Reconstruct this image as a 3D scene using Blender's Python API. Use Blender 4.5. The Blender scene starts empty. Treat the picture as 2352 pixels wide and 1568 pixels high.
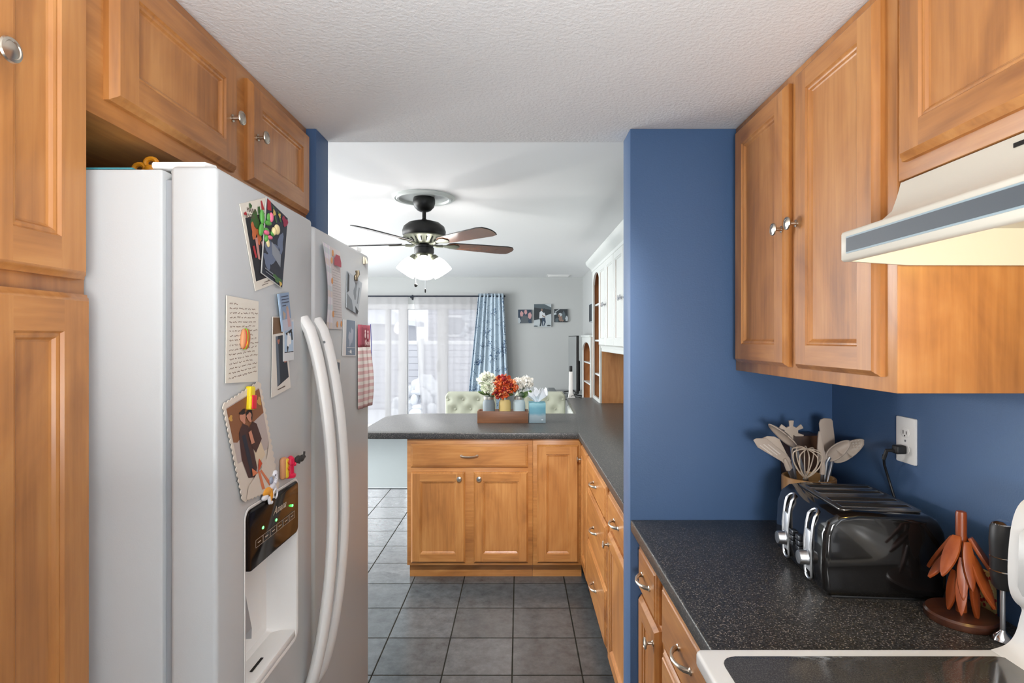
import bpy, bmesh, math, random
from mathutils import Vector, Matrix, noise as mnoise
sc = bpy.context.scene
C = sc.collection
R = math.radians
random.seed(7)

# ------------------------------------------------------------------ camera, world, lights
H = 1.485            # eye height
F = 1290.0           # focal length in pixels of the 2352 wide frame
cam_d = bpy.data.cameras.new('camera')
cam_d.sensor_width = 36.0
cam_d.lens = F / 2352 * 36.0
cam_d.shift_x = -16 / 2352
cam_d.shift_y = -6 / 2352
cam_d.clip_start = 0.02
cam = bpy.data.objects.new('camera', cam_d); C.objects.link(cam)
cam.location = (0, 0, H); cam.rotation_euler = (R(90), 0, 0)
sc.camera = cam

sc.view_settings.view_transform = 'Standard'
sc.view_settings.look = 'None'
sc.view_settings.exposure = 0.0
sc.view_settings.gamma = 1.0
sc.view_settings.use_curve_mapping = False
sc.cycles.max_bounces = 8
sc.cycles.diffuse_bounces = 5
sc.cycles.glossy_bounces = 4
sc.cycles.transparent_max_bounces = 12
sc.cycles.sample_clamp_indirect = 6.0
sc.cycles.caustics_reflective = False
sc.cycles.caustics_refractive = False

w = bpy.data.worlds.new('world'); sc.world = w; w.use_nodes = True
bg = w.node_tree.nodes['Background']
bg.inputs[0].default_value = (0.94, 0.96, 1.0, 1); bg.inputs[1].default_value = 1.7

def area(name, loc, rot, sx, sy, power, col=(1, 1, 1), portal=False, spread=180):
    d = bpy.data.lights.new(name, 'AREA'); d.shape = 'RECTANGLE'; d.size = sx; d.size_y = sy
    d.energy = power; d.color = col; d.spread = R(spread)
    if portal: d.cycles.is_portal = True
    o = bpy.data.objects.new(name, d); C.objects.link(o); o.location = loc; o.rotation_euler = rot
    return o
area('ceiling_uplight_fill', (0.02, -0.25, 1.25), (R(180), 0, 0), 0.9, 0.9, 42, (0.97, 0.99, 1.0))  # unseen uplight added to brighten the kitchen ceiling
area('peninsula_fill', (-0.10, 0.96, 2.12), (R(59), 0, 0), 0.3, 0.15, 8.0, (0.97, 0.99, 1.0), spread=52)  # narrow fill added for the peninsula front; no fixture in this ceiling
area('fridge_front_fill', (0.97, -0.75, 1.35), (0, R(90), 0), 1.0, 0.9, 13, (0.97, 0.98, 1.0))  # added fill for the fridge and pantry fronts; this wall has no window
area('camera_flash', (0.0, -1.2, 1.3), (R(88), 0, R(-14)), 0.4, 0.4, 2.7, (1, 1, 1), spread=50)
area('living_left_fill', (-3.92, 5.6, 1.35), (0, R(-90), 0), 1.8, 2.6, 200, (0.95, 0.98, 1.0))  # broad fill added at the left living room wall, which has no window
area('sliding_door_portal', (-1.95, 8.86, 1.05), (R(-90), 0, 0), 2.7, 2.0, 1, portal=True)
sun_d = bpy.data.lights.new('daylight', 'SUN'); sun_d.energy = 1.9; sun_d.angle = R(34); sun_d.color = (0.97, 0.98, 1.0)
sun = bpy.data.objects.new('daylight', sun_d); C.objects.link(sun); sun.rotation_euler = Vector((0.22, -1.0, -0.40)).to_track_quat('-Z', 'Y').to_euler()
def lamp(name, loc, power, col, size=0.03):
    d = bpy.data.lights.new(name, 'POINT'); d.energy = power; d.color = col; d.shadow_soft_size = size
    o = bpy.data.objects.new(name, d); C.objects.link(o); o.location = loc
    return o
lamp('living_ceiling_fill', (-3.0, 3.4, 1.75), 135, (1.0, 0.98, 0.96), 0.15)  # point fill added to lift the living room ceiling; no lamp stands here
lamp('hood_bulb', (0.80, 0.66, 1.652), 2.0, (1.0, 0.68, 0.13), 0.02)

# ------------------------------------------------------------------ materials
def S(r, g, b):
    f = lambda c: (c / 255 / 12.92) if c / 255 <= 0.04045 else ((c / 255 + 0.055) / 1.055) ** 2.4
    return (f(r), f(g), f(b), 1)
MATS = {}
def mat(name, col, rough=0.5, metal=0.0, bump=None, coat=0.0, emit=None, estr=0.0, spec=0.5, alpha=None, vary=None):
    if name in MATS: return MATS[name]
    m = bpy.data.materials.new(name); m.use_nodes = True
    nt = m.node_tree; b = nt.nodes['Principled BSDF']
    b.inputs['Base Color'].default_value = col
    b.inputs['Roughness'].default_value = rough
    b.inputs['Metallic'].default_value = metal
    b.inputs['Coat Weight'].default_value = coat
    b.inputs['Specular IOR Level'].default_value = spec
    if emit:
        b.inputs['Emission Color'].default_value = emit; b.inputs['Emission Strength'].default_value = estr
    if bump or vary:
        tc = nt.nodes.new('ShaderNodeTexCoord')
    if bump:
        sc_, st = bump
        n = nt.nodes.new('ShaderNodeTexNoise'); n.inputs['Scale'].default_value = sc_; n.inputs['Detail'].default_value = 4
        bu = nt.nodes.new('ShaderNodeBump'); bu.inputs['Strength'].default_value = st; bu.inputs['Distance'].default_value = 0.002
        nt.links.new(tc.outputs['Object'], n.inputs['Vector']); nt.links.new(n.outputs['Fac'], bu.inputs['Height'])
        nt.links.new(bu.outputs['Normal'], b.inputs['Normal'])
    if vary:
        sc_, c2 = vary
        n = nt.nodes.new('ShaderNodeTexNoise'); n.inputs['Scale'].default_value = sc_; n.inputs['Detail'].default_value = 5
        mx = nt.nodes.new('ShaderNodeMix'); mx.data_type = 'RGBA'
        cr = nt.nodes.new('ShaderNodeMapRange'); cr.inputs[1].default_value = 0.35; cr.inputs[2].default_value = 0.65
        nt.links.new(tc.outputs['Object'], n.inputs['Vector']); nt.links.new(n.outputs['Fac'], cr.inputs[0])
        nt.links.new(cr.outputs[0], mx.inputs[0]); mx.inputs[6].default_value = col; mx.inputs[7].default_value = c2
        nt.links.new(mx.outputs[2], b.inputs['Base Color'])
    MATS[name] = m
    return m

def wood(name, axis, dark, mid, light, rough=0.36, coat=0.25, seedmul=37.0, fig=1.0):
    if name in MATS: return MATS[name]
    m = bpy.data.materials.new(name); m.use_nodes = True
    nt = m.node_tree; N = nt.nodes; L = nt.links; b = N['Principled BSDF']
    tc = N.new('ShaderNodeTexCoord'); oi = N.new('ShaderNodeObjectInfo')
    mu = N.new('ShaderNodeMath'); mu.operation = 'MULTIPLY'; mu.inputs[1].default_value = seedmul
    L.new(oi.outputs['Random'], mu.inputs[0])
    ad = N.new('ShaderNodeVectorMath'); ad.operation = 'ADD'
    L.new(tc.outputs['Object'], ad.inputs[0]); L.new(mu.outputs[0], ad.inputs[1])
    def mp(al, ac):
        q = N.new('ShaderNodeMapping'); s = [ac, ac, ac]; s[axis] = al
        q.inputs['Scale'].default_value = s; L.new(ad.outputs[0], q.inputs['Vector']); return q
    def nz(q, det, dist=0.0):
        n = N.new('ShaderNodeTexNoise'); n.inputs['Scale'].default_value = 1.0; n.inputs['Detail'].default_value = det
        n.inputs['Distortion'].default_value = dist; L.new(q.outputs[0], n.inputs['Vector']); return n
    n1 = nz(mp(2.2, 5.5), 4, 1.6)      # broad figure
    n2 = nz(mp(5.0, 90.0), 4, 0.3)     # fine pores
    n3 = nz(mp(2.2, 26.0), 3, 0.6)     # streaks
    a1 = N.new('ShaderNodeMath'); a1.operation = 'MULTIPLY_ADD'; a1.inputs[1].default_value = 0.26; L.new(n2.outputs['Fac'], a1.inputs[0])
    a2 = N.new('ShaderNodeMath'); a2.operation = 'MULTIPLY_ADD'; a2.inputs[1].default_value = 0.22; L.new(n3.outputs['Fac'], a2.inputs[0])
    a3 = N.new('ShaderNodeMath'); a3.operation = 'MULTIPLY'; a3.inputs[1].default_value = 0.52 ; L.new(n1.outputs['Fac'], a3.inputs[0])
    L.new(a3.outputs[0], a2.inputs[2]); L.new(a2.outputs[0], a1.inputs[2])
    cr = N.new('ShaderNodeValToRGB'); L.new(a1.outputs[0], cr.inputs[0])
    e = cr.color_ramp.elements; e[0].position = 0.5 - 0.16 / fig; e[0].color = dark; e[1].position = 0.5 + 0.14 / fig; e[1].color = light
    x = cr.color_ramp.elements.new(0.5); x.color = mid
    L.new(cr.outputs[0], b.inputs['Base Color'])
    bu = N.new('ShaderNodeBump'); bu.inputs['Strength'].default_value = 0.08; bu.inputs['Distance'].default_value = 0.001
    L.new(n2.outputs['Fac'], bu.inputs['Height']); L.new(bu.outputs[0], b.inputs['Normal'])
    b.inputs['Roughness'].default_value = rough; b.inputs['Coat Weight'].default_value = coat; b.inputs['Coat Roughness'].default_value = 0.25
    MATS[name] = m
    return m
MD, MM, ML = S(146, 93, 48), S(179, 119, 62), S(197, 139, 79)
WZ = wood('maple_upright', 2, MD, MM, ML); WY = wood('maple_along', 1, MD, MM, ML); WX = wood('maple_across', 0, MD, MM, ML)

def build_node_mat(name, fn):
    if name in MATS: return MATS[name]
    m = bpy.data.materials.new(name); m.use_nodes = True
    fn(m.node_tree, m.node_tree.nodes, m.node_tree.links, m.node_tree.nodes['Principled BSDF'])
    MATS[name] = m; return m

def _tile(nt, N, L, b):
    tc = N.new('ShaderNodeTexCoord'); mp = N.new('ShaderNodeMapping')
    mp.inputs['Location'].default_value = (0.030 + 0.3096 * 40 + .0, -3.0998 + 0.3096 * 40, 0); L.new(tc.outputs['Object'], mp.inputs[0])
    br = N.new('ShaderNodeTexBrick'); br.offset = 0; br.squash = 1
    br.inputs['Scale'].default_value = 1; br.inputs['Mortar Size'].default_value = 0.004; br.inputs['Mortar Smooth'].default_value = 0.25
    br.inputs['Brick Width'].default_value = 0.3096; br.inputs['Row Height'].default_value = 0.3096; br.inputs['Bias'].default_value = 0
    br.inputs['Color1'].default_value = S(90, 97, 101); br.inputs['Color2'].default_value = S(78, 85, 88); br.inputs['Mortar'].default_value = S(50, 50, 46)
    L.new(mp.outputs[0], br.inputs['Vector'])
    n = N.new('ShaderNodeTexNoise'); n.inputs['Scale'].default_value = 16; n.inputs['Detail'].default_value = 9; n.inputs['Roughness'].default_value = .75; L.new(tc.outputs['Object'], n.inputs['Vector'])
    cr = N.new('ShaderNodeValToRGB'); cr.color_ramp.elements[0].position = .3; cr.color_ramp.elements[0].color = (.55, .55, .58, 1); cr.color_ramp.elements[1].position = .72; cr.color_ramp.elements[1].color = (1.25, 1.22, 1.18, 1)
    L.new(n.outputs['Fac'], cr.inputs[0])
    mx = N.new('ShaderNodeMix'); mx.data_type = 'RGBA'; mx.blend_type = 'MULTIPLY'; mx.inputs[0].default_value = 1
    L.new(br.outputs['Color'], mx.inputs[6]); L.new(cr.outputs[0], mx.inputs[7]); L.new(mx.outputs[2], b.inputs['Base Color'])
    n2 = N.new('ShaderNodeTexNoise'); n2.inputs['Scale'].default_value = 5; n2.inputs['Detail'].default_value = 7; n2.inputs['Distortion'].default_value = 1.5; L.new(tc.outputs['Object'], n2.inputs['Vector'])
    s = N.new('ShaderNodeMath'); s.operation = 'MULTIPLY_ADD'; s.inputs[1].default_value = -0.7; L.new(br.outputs['Fac'], s.inputs[0]); L.new(n2.outputs['Fac'], s.inputs[2])
    bu = N.new('ShaderNodeBump'); bu.inputs['Strength'].default_value = .5; bu.inputs['Distance'].default_value = .004; L.new(s.outputs[0], bu.inputs['Height']); L.new(bu.outputs[0], b.inputs['Normal'])
    r1 = N.new('ShaderNodeMapRange'); r1.inputs[3].default_value = .23; r1.inputs[4].default_value = .95; L.new(br.outputs['Fac'], r1.inputs[0]); L.new(r1.outputs[0], b.inputs['Roughness'])
    r2 = N.new('ShaderNodeMapRange'); r2.inputs[3].default_value = .6; r2.inputs[4].default_value = .0; L.new(br.outputs['Fac'], r2.inputs[0]); L.new(r2.outputs[0], b.inputs['Specular IOR Level'])
TILE = build_node_mat('slate_floor_tile', _tile)

def _counter(nt, N, L, b):
    tc = N.new('ShaderNodeTexCoord')
    v = N.new('ShaderNodeTexVoronoi'); v.inputs['Scale'].default_value = 500; L.new(tc.outputs['Object'], v.inputs['Vector'])
    n = N.new('ShaderNodeTexNoise'); n.inputs['Scale'].default_value = 230; n.inputs['Detail'].default_value = 3; L.new(tc.outputs['Object'], n.inputs['Vector'])
    cr = N.new('ShaderNodeValToRGB'); e = cr.color_ramp.elements; e[0].position = .40; e[0].color = S(38, 37, 37); e[1].position = .60; e[1].color = S(66, 64, 62); L.new(n.outputs['Fac'], cr.inputs[0])
    c2 = N.new('ShaderNodeValToRGB'); e = c2.color_ramp.elements; e[0].position = .90; e[0].color = (0, 0, 0, 1); e[1].position = .95; e[1].color = (1, 1, 1, 1)
    sx = N.new('ShaderNodeSeparateColor'); L.new(v.outputs['Color'], sx.inputs[0]); L.new(sx.outputs[0], c2.inputs[0])
    mx = N.new('ShaderNodeMix'); mx.data_type = 'RGBA'; L.new(c2.outputs[0], mx.inputs[0]); L.new(cr.outputs[0], mx.inputs[6]); mx.inputs[7].default_value = S(138, 130, 120)
    L.new(mx.outputs[2], b.inputs['Base Color']); b.inputs['Roughness'].default_value = .34
    bu = N.new('ShaderNodeBump'); bu.inputs['Strength'].default_value = .12; bu.inputs['Distance'].default_value = .001; L.new(n.outputs['Fac'], bu.inputs['Height']); L.new(bu.outputs[0], b.inputs['Normal'])
COUNTER = build_node_mat('speckled_dark_laminate', _counter)

def _ceil(nt, N, L, b):
    tc = N.new('ShaderNodeTexCoord')
    n = N.new('ShaderNodeTexNoise'); n.inputs['Scale'].default_value = 105; n.inputs['Detail'].default_value = 5; n.inputs['Roughness'].default_value = .6; L.new(tc.outputs['Object'], n.inputs['Vector'])
    bu = N.new('ShaderNodeBump'); bu.inputs['Strength'].default_value = .55; bu.inputs['Distance'].default_value = .006; L.new(n.outputs['Fac'], bu.inputs['Height']); L.new(bu.outputs[0], b.inputs['Normal'])
    b.inputs['Base Color'].default_value = S(230, 230, 230); b.inputs['Roughness'].default_value = .9
CEIL = build_node_mat('textured_ceiling_paint', _ceil)
CEIL2 = mat('smooth_ceiling_paint', S(240, 240, 240), .9)
BLUE = mat('blue_wall_paint', S(68, 98, 138), .55, bump=(260, .25))
GREYW = mat('grey_wall_paint', S(188, 190, 189), .85)
WHITEW = mat('white_wall_paint', S(216, 214, 210), .85)
CARPET = mat('grey_carpet', S(142, 149, 150), .95, bump=(300, .8))
WHITE = mat('white_paint', S(228, 228, 226), .45)
FRIDGE = mat('white_enamel', S(194, 196, 196), .38, bump=(500, .06), coat=.1)
FRIDGEG = mat('grey_gasket', S(150, 152, 155), .6)
PLAST = mat('white_plastic', S(238, 237, 234), .28)
NICKEL = mat('brushed_nickel', S(196, 186, 172), .28, 1.0)
CHROME = mat('chrome', S(215, 215, 218), .12, 1.0)
STEEL = mat('satin_steel', S(190, 192, 195), .3, 1.0)
BLACKG = mat('black_gloss', S(16, 15, 15), .12, coat=.5)
BLACKM = mat('black_matte', S(26, 26, 27), .5)
DARKH = mat('dark_void', S(20, 14, 10), .8)

# ------------------------------------------------------------------ mesh helpers
X_, Y_, Z_ = Vector((1, 0, 0)), Vector((0, 1, 0)), Vector((0, 0, 1))
def FR(o, u, v, n=None):
    u = Vector(u).normalized(); v = Vector(v).normalized(); n = Vector(n).normalized() if n else u.cross(v)
    M = Matrix.Identity(4)
    for i in range(3):
        M[i][0] = u[i]; M[i][1] = v[i]; M[i][2] = n[i]; M[i][3] = o[i]
    return M
def F_RX(x, y, z): return FR((x, y, z), (0, 1, 0), (0, 0, 1))        # plane facing +X, u runs away from the lens
def F_LX(x, y, z): return FR((x, y, z), (0, -1, 0), (0, 0, 1))       # plane facing -X, u runs towards the lens
def F_FY(x, y, z): return FR((x, y, z), (1, 0, 0), (0, 0, 1))        # plane facing -Y

class MB:
    def __init__(s, M=None):
        s.bm = bmesh.new(); s.M = M or Matrix.Identity(4); s.mi = 0
    def add(s, verts, faces, M=None):
        T = s.M @ M if M else s.M
        vs = [s.bm.verts.new(T @ Vector(v)) for v in verts]
        for f in faces:
            try:
                q = s.bm.faces.new([vs[i] for i in f]); q.material_index = s.mi; q.smooth = True
            except ValueError: pass
        return s
    def merge(s, tb, M=None):
        tb.verts.index_update()
        s.add([v.co.copy() for v in tb.verts], [[v.index for v in f.verts] for f in tb.faces], M); tb.free(); return s
    def box(s, lo, hi, bev=0, seg=2, M=None):
        lo = [min(a, b) for a, b in zip(lo, hi)], [max(a, b) for a, b in zip(lo, hi)]
        lo, hi = lo
        tb = bmesh.new(); bmesh.ops.create_cube(tb, size=1)
        for v in tb.verts:
            v.co = Vector([(lo[i] + hi[i]) / 2 + v.co[i] * (hi[i] - lo[i]) for i in range(3)])
        if bev:
            bmesh.ops.bevel(tb, geom=tb.edges[:], offset=bev, segments=seg, profile=.5, affect='EDGES', clamp_overlap=True)
        return s.merge(tb, M)
    def prism(s, poly, d0, d1, bev=0, seg=2, M=None, bevtop=False):
        tb = bmesh.new(); n = len(poly)
        a = [tb.verts.new((p[0], p[1], d0)) for p in poly]; b = [tb.verts.new((p[0], p[1], d1)) for p in poly]
        tb.faces.new(a[::-1]); tb.faces.new(b)
        for i in range(n): tb.faces.new([a[i], a[(i + 1) % n], b[(i + 1) % n], b[i]])
        bmesh.ops.recalc_face_normals(tb, faces=tb.faces[:])
        if bev:
            es = [e for e in tb.edges if (all(abs(v.co.z - d1) < 1e-7 for v in e.verts) or (not bevtop and all(abs(v.co.z - d0) < 1e-7 for v in e.verts)))]
            bmesh.ops.bevel(tb, geom=es, offset=bev, segments=seg, profile=.5, affect='EDGES', clamp_overlap=True)
        return s.merge(tb, M)
    def tube(s, pts, r, seg=10, closed=False, caps=True, flat=None, up=None):
        pts = [Vector(p) for p in pts]; n = len(pts)
        rs = r if isinstance(r, (list, tuple)) else [r] * n
        vs = []; prev = None
        for i, p in enumerate(pts):
            if closed: t = pts[(i + 1) % n] - pts[i - 1]
            else: t = pts[min(i + 1, n - 1)] - pts[max(i - 1, 0)]
            t.normalize()
            if prev is None:
                a = Vector(up) if up else (Z_ if abs(t.z) < .9 else X_)
                u = (a - t * a.dot(t)).normalized()
            else:
                u = (prev - t * prev.dot(t)).normalized()
            prev = u; v = t.cross(u)
            for k in range(seg):
                an = 2 * math.pi * k / seg
                fl = flat or 1.0
                vs.append(p + u * (math.cos(an) * rs[i]) + v * (math.sin(an) * rs[i] * fl))
        fs = []
        for i in range(n if closed else n - 1):
            j = (i + 1) % n
            for k in range(seg):
                k2 = (k + 1) % seg
                fs.append([i * seg + k, i * seg + k2, j * seg + k2, j * seg + k])
        if caps and not closed:
            fs.append(list(range(seg))[::-1]); fs.append([(n - 1) * seg + k for k in range(seg)])
        return s.add(vs, fs)
    def cyl(s, p0, p1, r, r1=None, seg=24):
        return s.tube([p0, p1], [r, r if r1 is None else r1], seg)
    def lathe(s, prof, o=(0, 0, 0), axis=(0, 0, 1), seg=28, M=None):
        ax = Vector(axis).normalized(); q = Z_.rotation_difference(ax).to_matrix().to_4x4(); T = Matrix.Translation(o) @ q
        if M: T = M @ T
        vs = []; fs = []; n = len(prof)
        for (r, z) in prof:
            for k in range(seg):
                a = 2 * math.pi * k / seg; vs.append((r * math.cos(a), r * math.sin(a), z))
        for i in range(n - 1):
            for k in range(seg):
                k2 = (k + 1) % seg; fs.append([i * seg + k, i * seg + k2, (i + 1) * seg + k2, (i + 1) * seg + k])
        if prof[0][0] > 1e-6: fs.append(list(range(seg))[::-1])
        if prof[-1][0] > 1e-6: fs.append([(n - 1) * seg + k for k in range(seg)])
        return s.add(vs, fs, T)
    def ball(s, c, r, seg=16, M=None, rot=None):
        r = r if isinstance(r, (list, tuple)) else (r, r, r)
        tb = bmesh.new(); bmesh.ops.create_uvsphere(tb, u_segments=seg, v_segments=max(6, seg // 2 + 2), radius=1)
        T = Matrix.Translation(c) @ (rot or Matrix.Identity(4)) @ Matrix.Diagonal((r[0], r[1], r[2], 1))
        if M: T = M @ T
        return s.merge(tb, T)
    def grid(s, fn, nu, nv, M=None, closeu=False):
        vs = [fn(i / nu, j / nv) for j in range(nv + 1) for i in range(nu + 1)]
        fs = [[j * (nu + 1) + i, j * (nu + 1) + i + 1, (j + 1) * (nu + 1) + i + 1, (j + 1) * (nu + 1) + i] for j in range(nv) for i in range(nu)]
        return s.add(vs, fs, M)
    def poly(s, pts, M=None):
        return s.add(pts, [list(range(len(pts)))], M)
    def rings(s, w, h, prof, cap=True, M=None):
        vs = []; fs = []
        for (i, n) in prof: vs += [(i, i, n), (w - i, i, n), (w - i, h - i, n), (i, h - i, n)]
        for k in range(len(prof) - 1):
            for e in range(4):
                e2 = (e + 1) % 4; fs.append([k * 4 + e, k * 4 + e2, (k + 1) * 4 + e2, (k + 1) * 4 + e])
        fs.append([3, 2, 1, 0])
        if cap: b = (len(prof) - 1) * 4; fs.append([b, b + 1, b + 2, b + 3])
        return s.add(vs, fs, M)
    def text(s, body, size, M, ext=0.0004, align='CENTER', shear=0.0, sx=1.0, bold=0.0):
        cu = bpy.data.curves.new('lettering', 'FONT'); cu.body = body; cu.size = size; cu.extrude = ext; cu.align_x = align; cu.align_y = 'CENTER'; cu.shear = shear; cu.offset = bold
        cu.resolution_u = 4
        ob = bpy.data.objects.new('lettering', cu); C.objects.link(ob)
        dg = bpy.context.evaluated_depsgraph_get(); me = bpy.data.meshes.new_from_object(ob.evaluated_get(dg))
        tb = bmesh.new(); tb.from_mesh(me); bpy.data.objects.remove(ob); bpy.data.meshes.remove(me); bpy.data.curves.remove(cu)
        return s.merge(tb, M @ Matrix.Diagonal((sx, 1, 1, 1)))
    def build(s, name, mats, parent=None, origin='base', angle=35, loc=None):
        if not isinstance(mats, (list, tuple)): mats = [mats]
        bm = s.bm
        bmesh.ops.recalc_face_normals(bm, faces=bm.faces[:])
        if parent is None:
            if origin == 'base':
                xs = [v.co for v in bm.verts]
                o = Vector(((min(c.x for c in xs) + max(c.x for c in xs)) / 2, (min(c.y for c in xs) + max(c.y for c in xs)) / 2, min(c.z for c in xs)))
            else: o = Vector((0, 0, 0))
        else:
            o = Vector((0, 0, 0)); q = parent
            while q: o += q.location; q = q.parent
        for v in bm.verts: v.co -= o
        me = bpy.data.meshes.new(name); bm.to_mesh(me); bm.free()
        for m in mats: me.materials.append(m)
        try: me.set_sharp_from_angle(angle=R(angle))
        except Exception: pass
        ob = bpy.data.objects.new(name, me); C.objects.link(ob)
        if parent: ob.parent = parent
        else: ob.location = o
        return ob

def tag(o, label=None, cat=None, group=None, kind=None):
    if label: o['label'] = label
    if cat: o['category'] = cat
    if group: o['group'] = group
    if kind: o['kind'] = kind
    return o
def thing(name, label, cat, loc=(0, 0, 0), rz=0, group=None):
    o = bpy.data.objects.new(name, None); C.objects.link(o); o.location = loc; o.rotation_euler = (0, 0, rz); o.empty_display_size = .05
    return tag(o, label, cat, group)
def solid(name, mb, m, label, cat, group=None, **k):
    return tag(mb.build(name, m, **k), label, cat, group)
def struct(name, mb, m, parent=None):
    o = mb.build(name, m, parent, origin='world')
    if not parent: o['kind'] = 'structure'
    return o
def circ(r, n=24, cx=0, cy=0, ry=None, rot=0):
    return [(cx + math.cos(rot) * r * math.cos(2 * math.pi * i / n) - math.sin(rot) * (ry or r) * math.sin(2 * math.pi * i / n),
             cy + math.sin(rot) * r * math.cos(2 * math.pi * i / n) + math.cos(rot) * (ry or r) * math.sin(2 * math.pi * i / n)) for i in range(n)]
def rrect(x0, y0, x1, y1, r, n=5):
    o = []
    for (cx, cy, a) in ((x1 - r, y0 + r, -90), (x1 - r, y1 - r, 0), (x0 + r, y1 - r, 90), (x0 + r, y0 + r, 180)):
        for k in range(n + 1):
            t = R(a + 90 * k / n); o.append((cx + r * math.cos(t), cy + r * math.sin(t)))
    return o
def cut(ob, mb):
    """carve the shape in mb (world coords) out of ob"""
    cu = mb.build('cutter', DARKH, origin='world')
    md = ob.modifiers.new('b', 'BOOLEAN'); md.object = cu; md.operation = 'DIFFERENCE'; md.solver = 'EXACT'
    bpy.context.view_layer.update()
    dg = bpy.context.evaluated_depsgraph_get(); me = bpy.data.meshes.new_from_object(ob.evaluated_get(dg))
    ob.modifiers.clear(); old = ob.data; ob.data = me; me.name = ob.name; bpy.data.meshes.remove(old)
    bpy.data.objects.remove(cu)
    try: me.set_sharp_from_angle(angle=R(35))
    except Exception: pass
# points of real surfaces, read off the photograph once
def onX(px, py, X):
    """point of the vertical plane x = X seen at pixel px, py"""
    Y = X * F / (px - 1192.0); return (Y, H - (py - 778.0) * Y / F)
def onY(px, py, Y):
    return ((px - 1192.0) * Y / F, H - (py - 778.0) * Y / F)

# ------------------------------------------------------------------ room shell
PY0, PY1 = 1.775, 1.889        # the wall with the opening
KC, LC = 2.15, 2.44            # kitchen and living room ceilings
XR = 0.992; XL = -1.27
FAR = 8.74
struct('floor', MB().box((-4.05, -1.6, -.1), (1.1, 5.577, 0)), TILE)
struct('floor_living', MB().box((-4.05, 5.577, -.1), (1.1, FAR + .14, .006)), CARPET)
struct('ceiling', MB().box((XL - .1, -1.6, KC), (XR + .1, 1.9, KC + .45)), CEIL)
struct('ceiling_living', MB().box((-4.05, 1.9, LC), (1.1, FAR + .14, LC + .12)), CEIL2)
struct('wall_right', MB().box((XR, -1.6, -.1), (XR + .1, PY1, KC)), BLUE)
struct('wall_right_living', MB().box((XR, PY1, -.1), (XR + .1, FAR + .14, LC)), GREYW)
struct('wall_left', MB().box((XL - .1, -1.6, -.1), (XL, PY0, KC)), WHITEW)
b = MB().box((XL - .1, -1.6, -.1), (XR + .1, -1.5, KC)); struct('wall_back', b, WHITEW)
struct('wall_opening_right', MB().box((.351, PY0, -.05), (XR, PY1, KC), .004), BLUE)
struct('wall_opening_left', MB().box((-1.40, PY0, -.05), (-.641, PY1, KC), .004), BLUE)
struct('wall_living_near', MB().box((-4.05, PY0, -.1), (-1.40, PY1, LC)), GREYW)
struct('wall_living_left', MB().box((-4.05, PY1, -.1), (-3.97, FAR, LC)), GREYW)
DX0, DX1, DZ = -3.32, -.63, 2.03
fw = MB(); fw.box((-4.05, FAR, -.1), (DX0, FAR + .14, LC)); fw.box((DX1, FAR, -.1), (1.1, FAR + .14, LC)); fw.box((DX0, FAR, DZ), (DX1, FAR + .14, LC)); fw.box((DX0, FAR, -.1), (DX1, FAR + .14, .03))
struct('wall_far', fw, GREYW)
b = MB(); b.box((DX1, FAR - .013, .006), (XR - .001, FAR - .001, .09), .003); b.box((-3.96, FAR - .013, .006), (DX0, FAR - .001, .09), .003); struct('baseboard_far', b, WHITE)
struct('trim_1', MB().box((-3.96, 5.567, 0), (XR - .001, 5.587, .0085), .002), STEEL)

# sliding glass door: frames, glass, handles
def _glass(nt, N, L, b):
    t = N.new('ShaderNodeBsdfTransparent'); t.inputs[0].default_value = (.97, .98, .98, 1); g = N.new('ShaderNodeBsdfGlossy'); g.inputs['Roughness'].default_value = .02
    fr = N.new('ShaderNodeFresnel'); fr.inputs[0].default_value = 1.45; mx = N.new('ShaderNodeMixShader')
    L.new(fr.outputs[0], mx.inputs[0]); L.new(t.outputs[0], mx.inputs[1]); L.new(g.outputs[0], mx.inputs[2])
    L.new(mx.outputs[0], N['Material Output'].inputs['Surface'])
GLASS = build_node_mat('window_glass', _glass)
VINYL = mat('white_vinyl', S(236, 236, 236), .4)
dr = thing('door_1', None, None, (-2.0, FAR + .07, .03)); dr['kind'] = 'structure'
b = MB(); y0, y1 = FAR + .005, FAR + .13
for (a, c) in ((DX0, DX0 + .05), (-2.087, -2.012), (-1.877, -1.742), (-1.274, -1.111), (DX1 - .05, DX1)): b.box((a, y0 + .001, .1105), (c, y1 - .001, DZ - .0855), .004)
b.box((DX0, y0, DZ - .085), (DX1, y1, DZ), .004); b.box((DX0, y0, .03), (DX1, y1, .11), .004)
b.build('door_frame', VINYL, dr)
for (a, c) in ((DX0 + .05, -2.087), (-2.012, -1.877), (-1.742, -1.274), (-1.111, DX1 - .05)):
    MB().box((a, FAR + .06, .11), (c, FAR + .066, DZ - .085)).build('glass_pane', GLASS, dr)
for (x, z0, z1) in ((-1.272, .98, 1.14), (-1.88, 1.01, 1.12)):
    b = MB(); b.tube([(x, y0, z0), (x, y0 - .035, z0 + .012), (x, y0 - .04, (z0 + z1) / 2), (x, y0 - .035, z1 - .012), (x, y0, z1)], .008, 8); b.build('door_handle', VINYL, dr)
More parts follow.
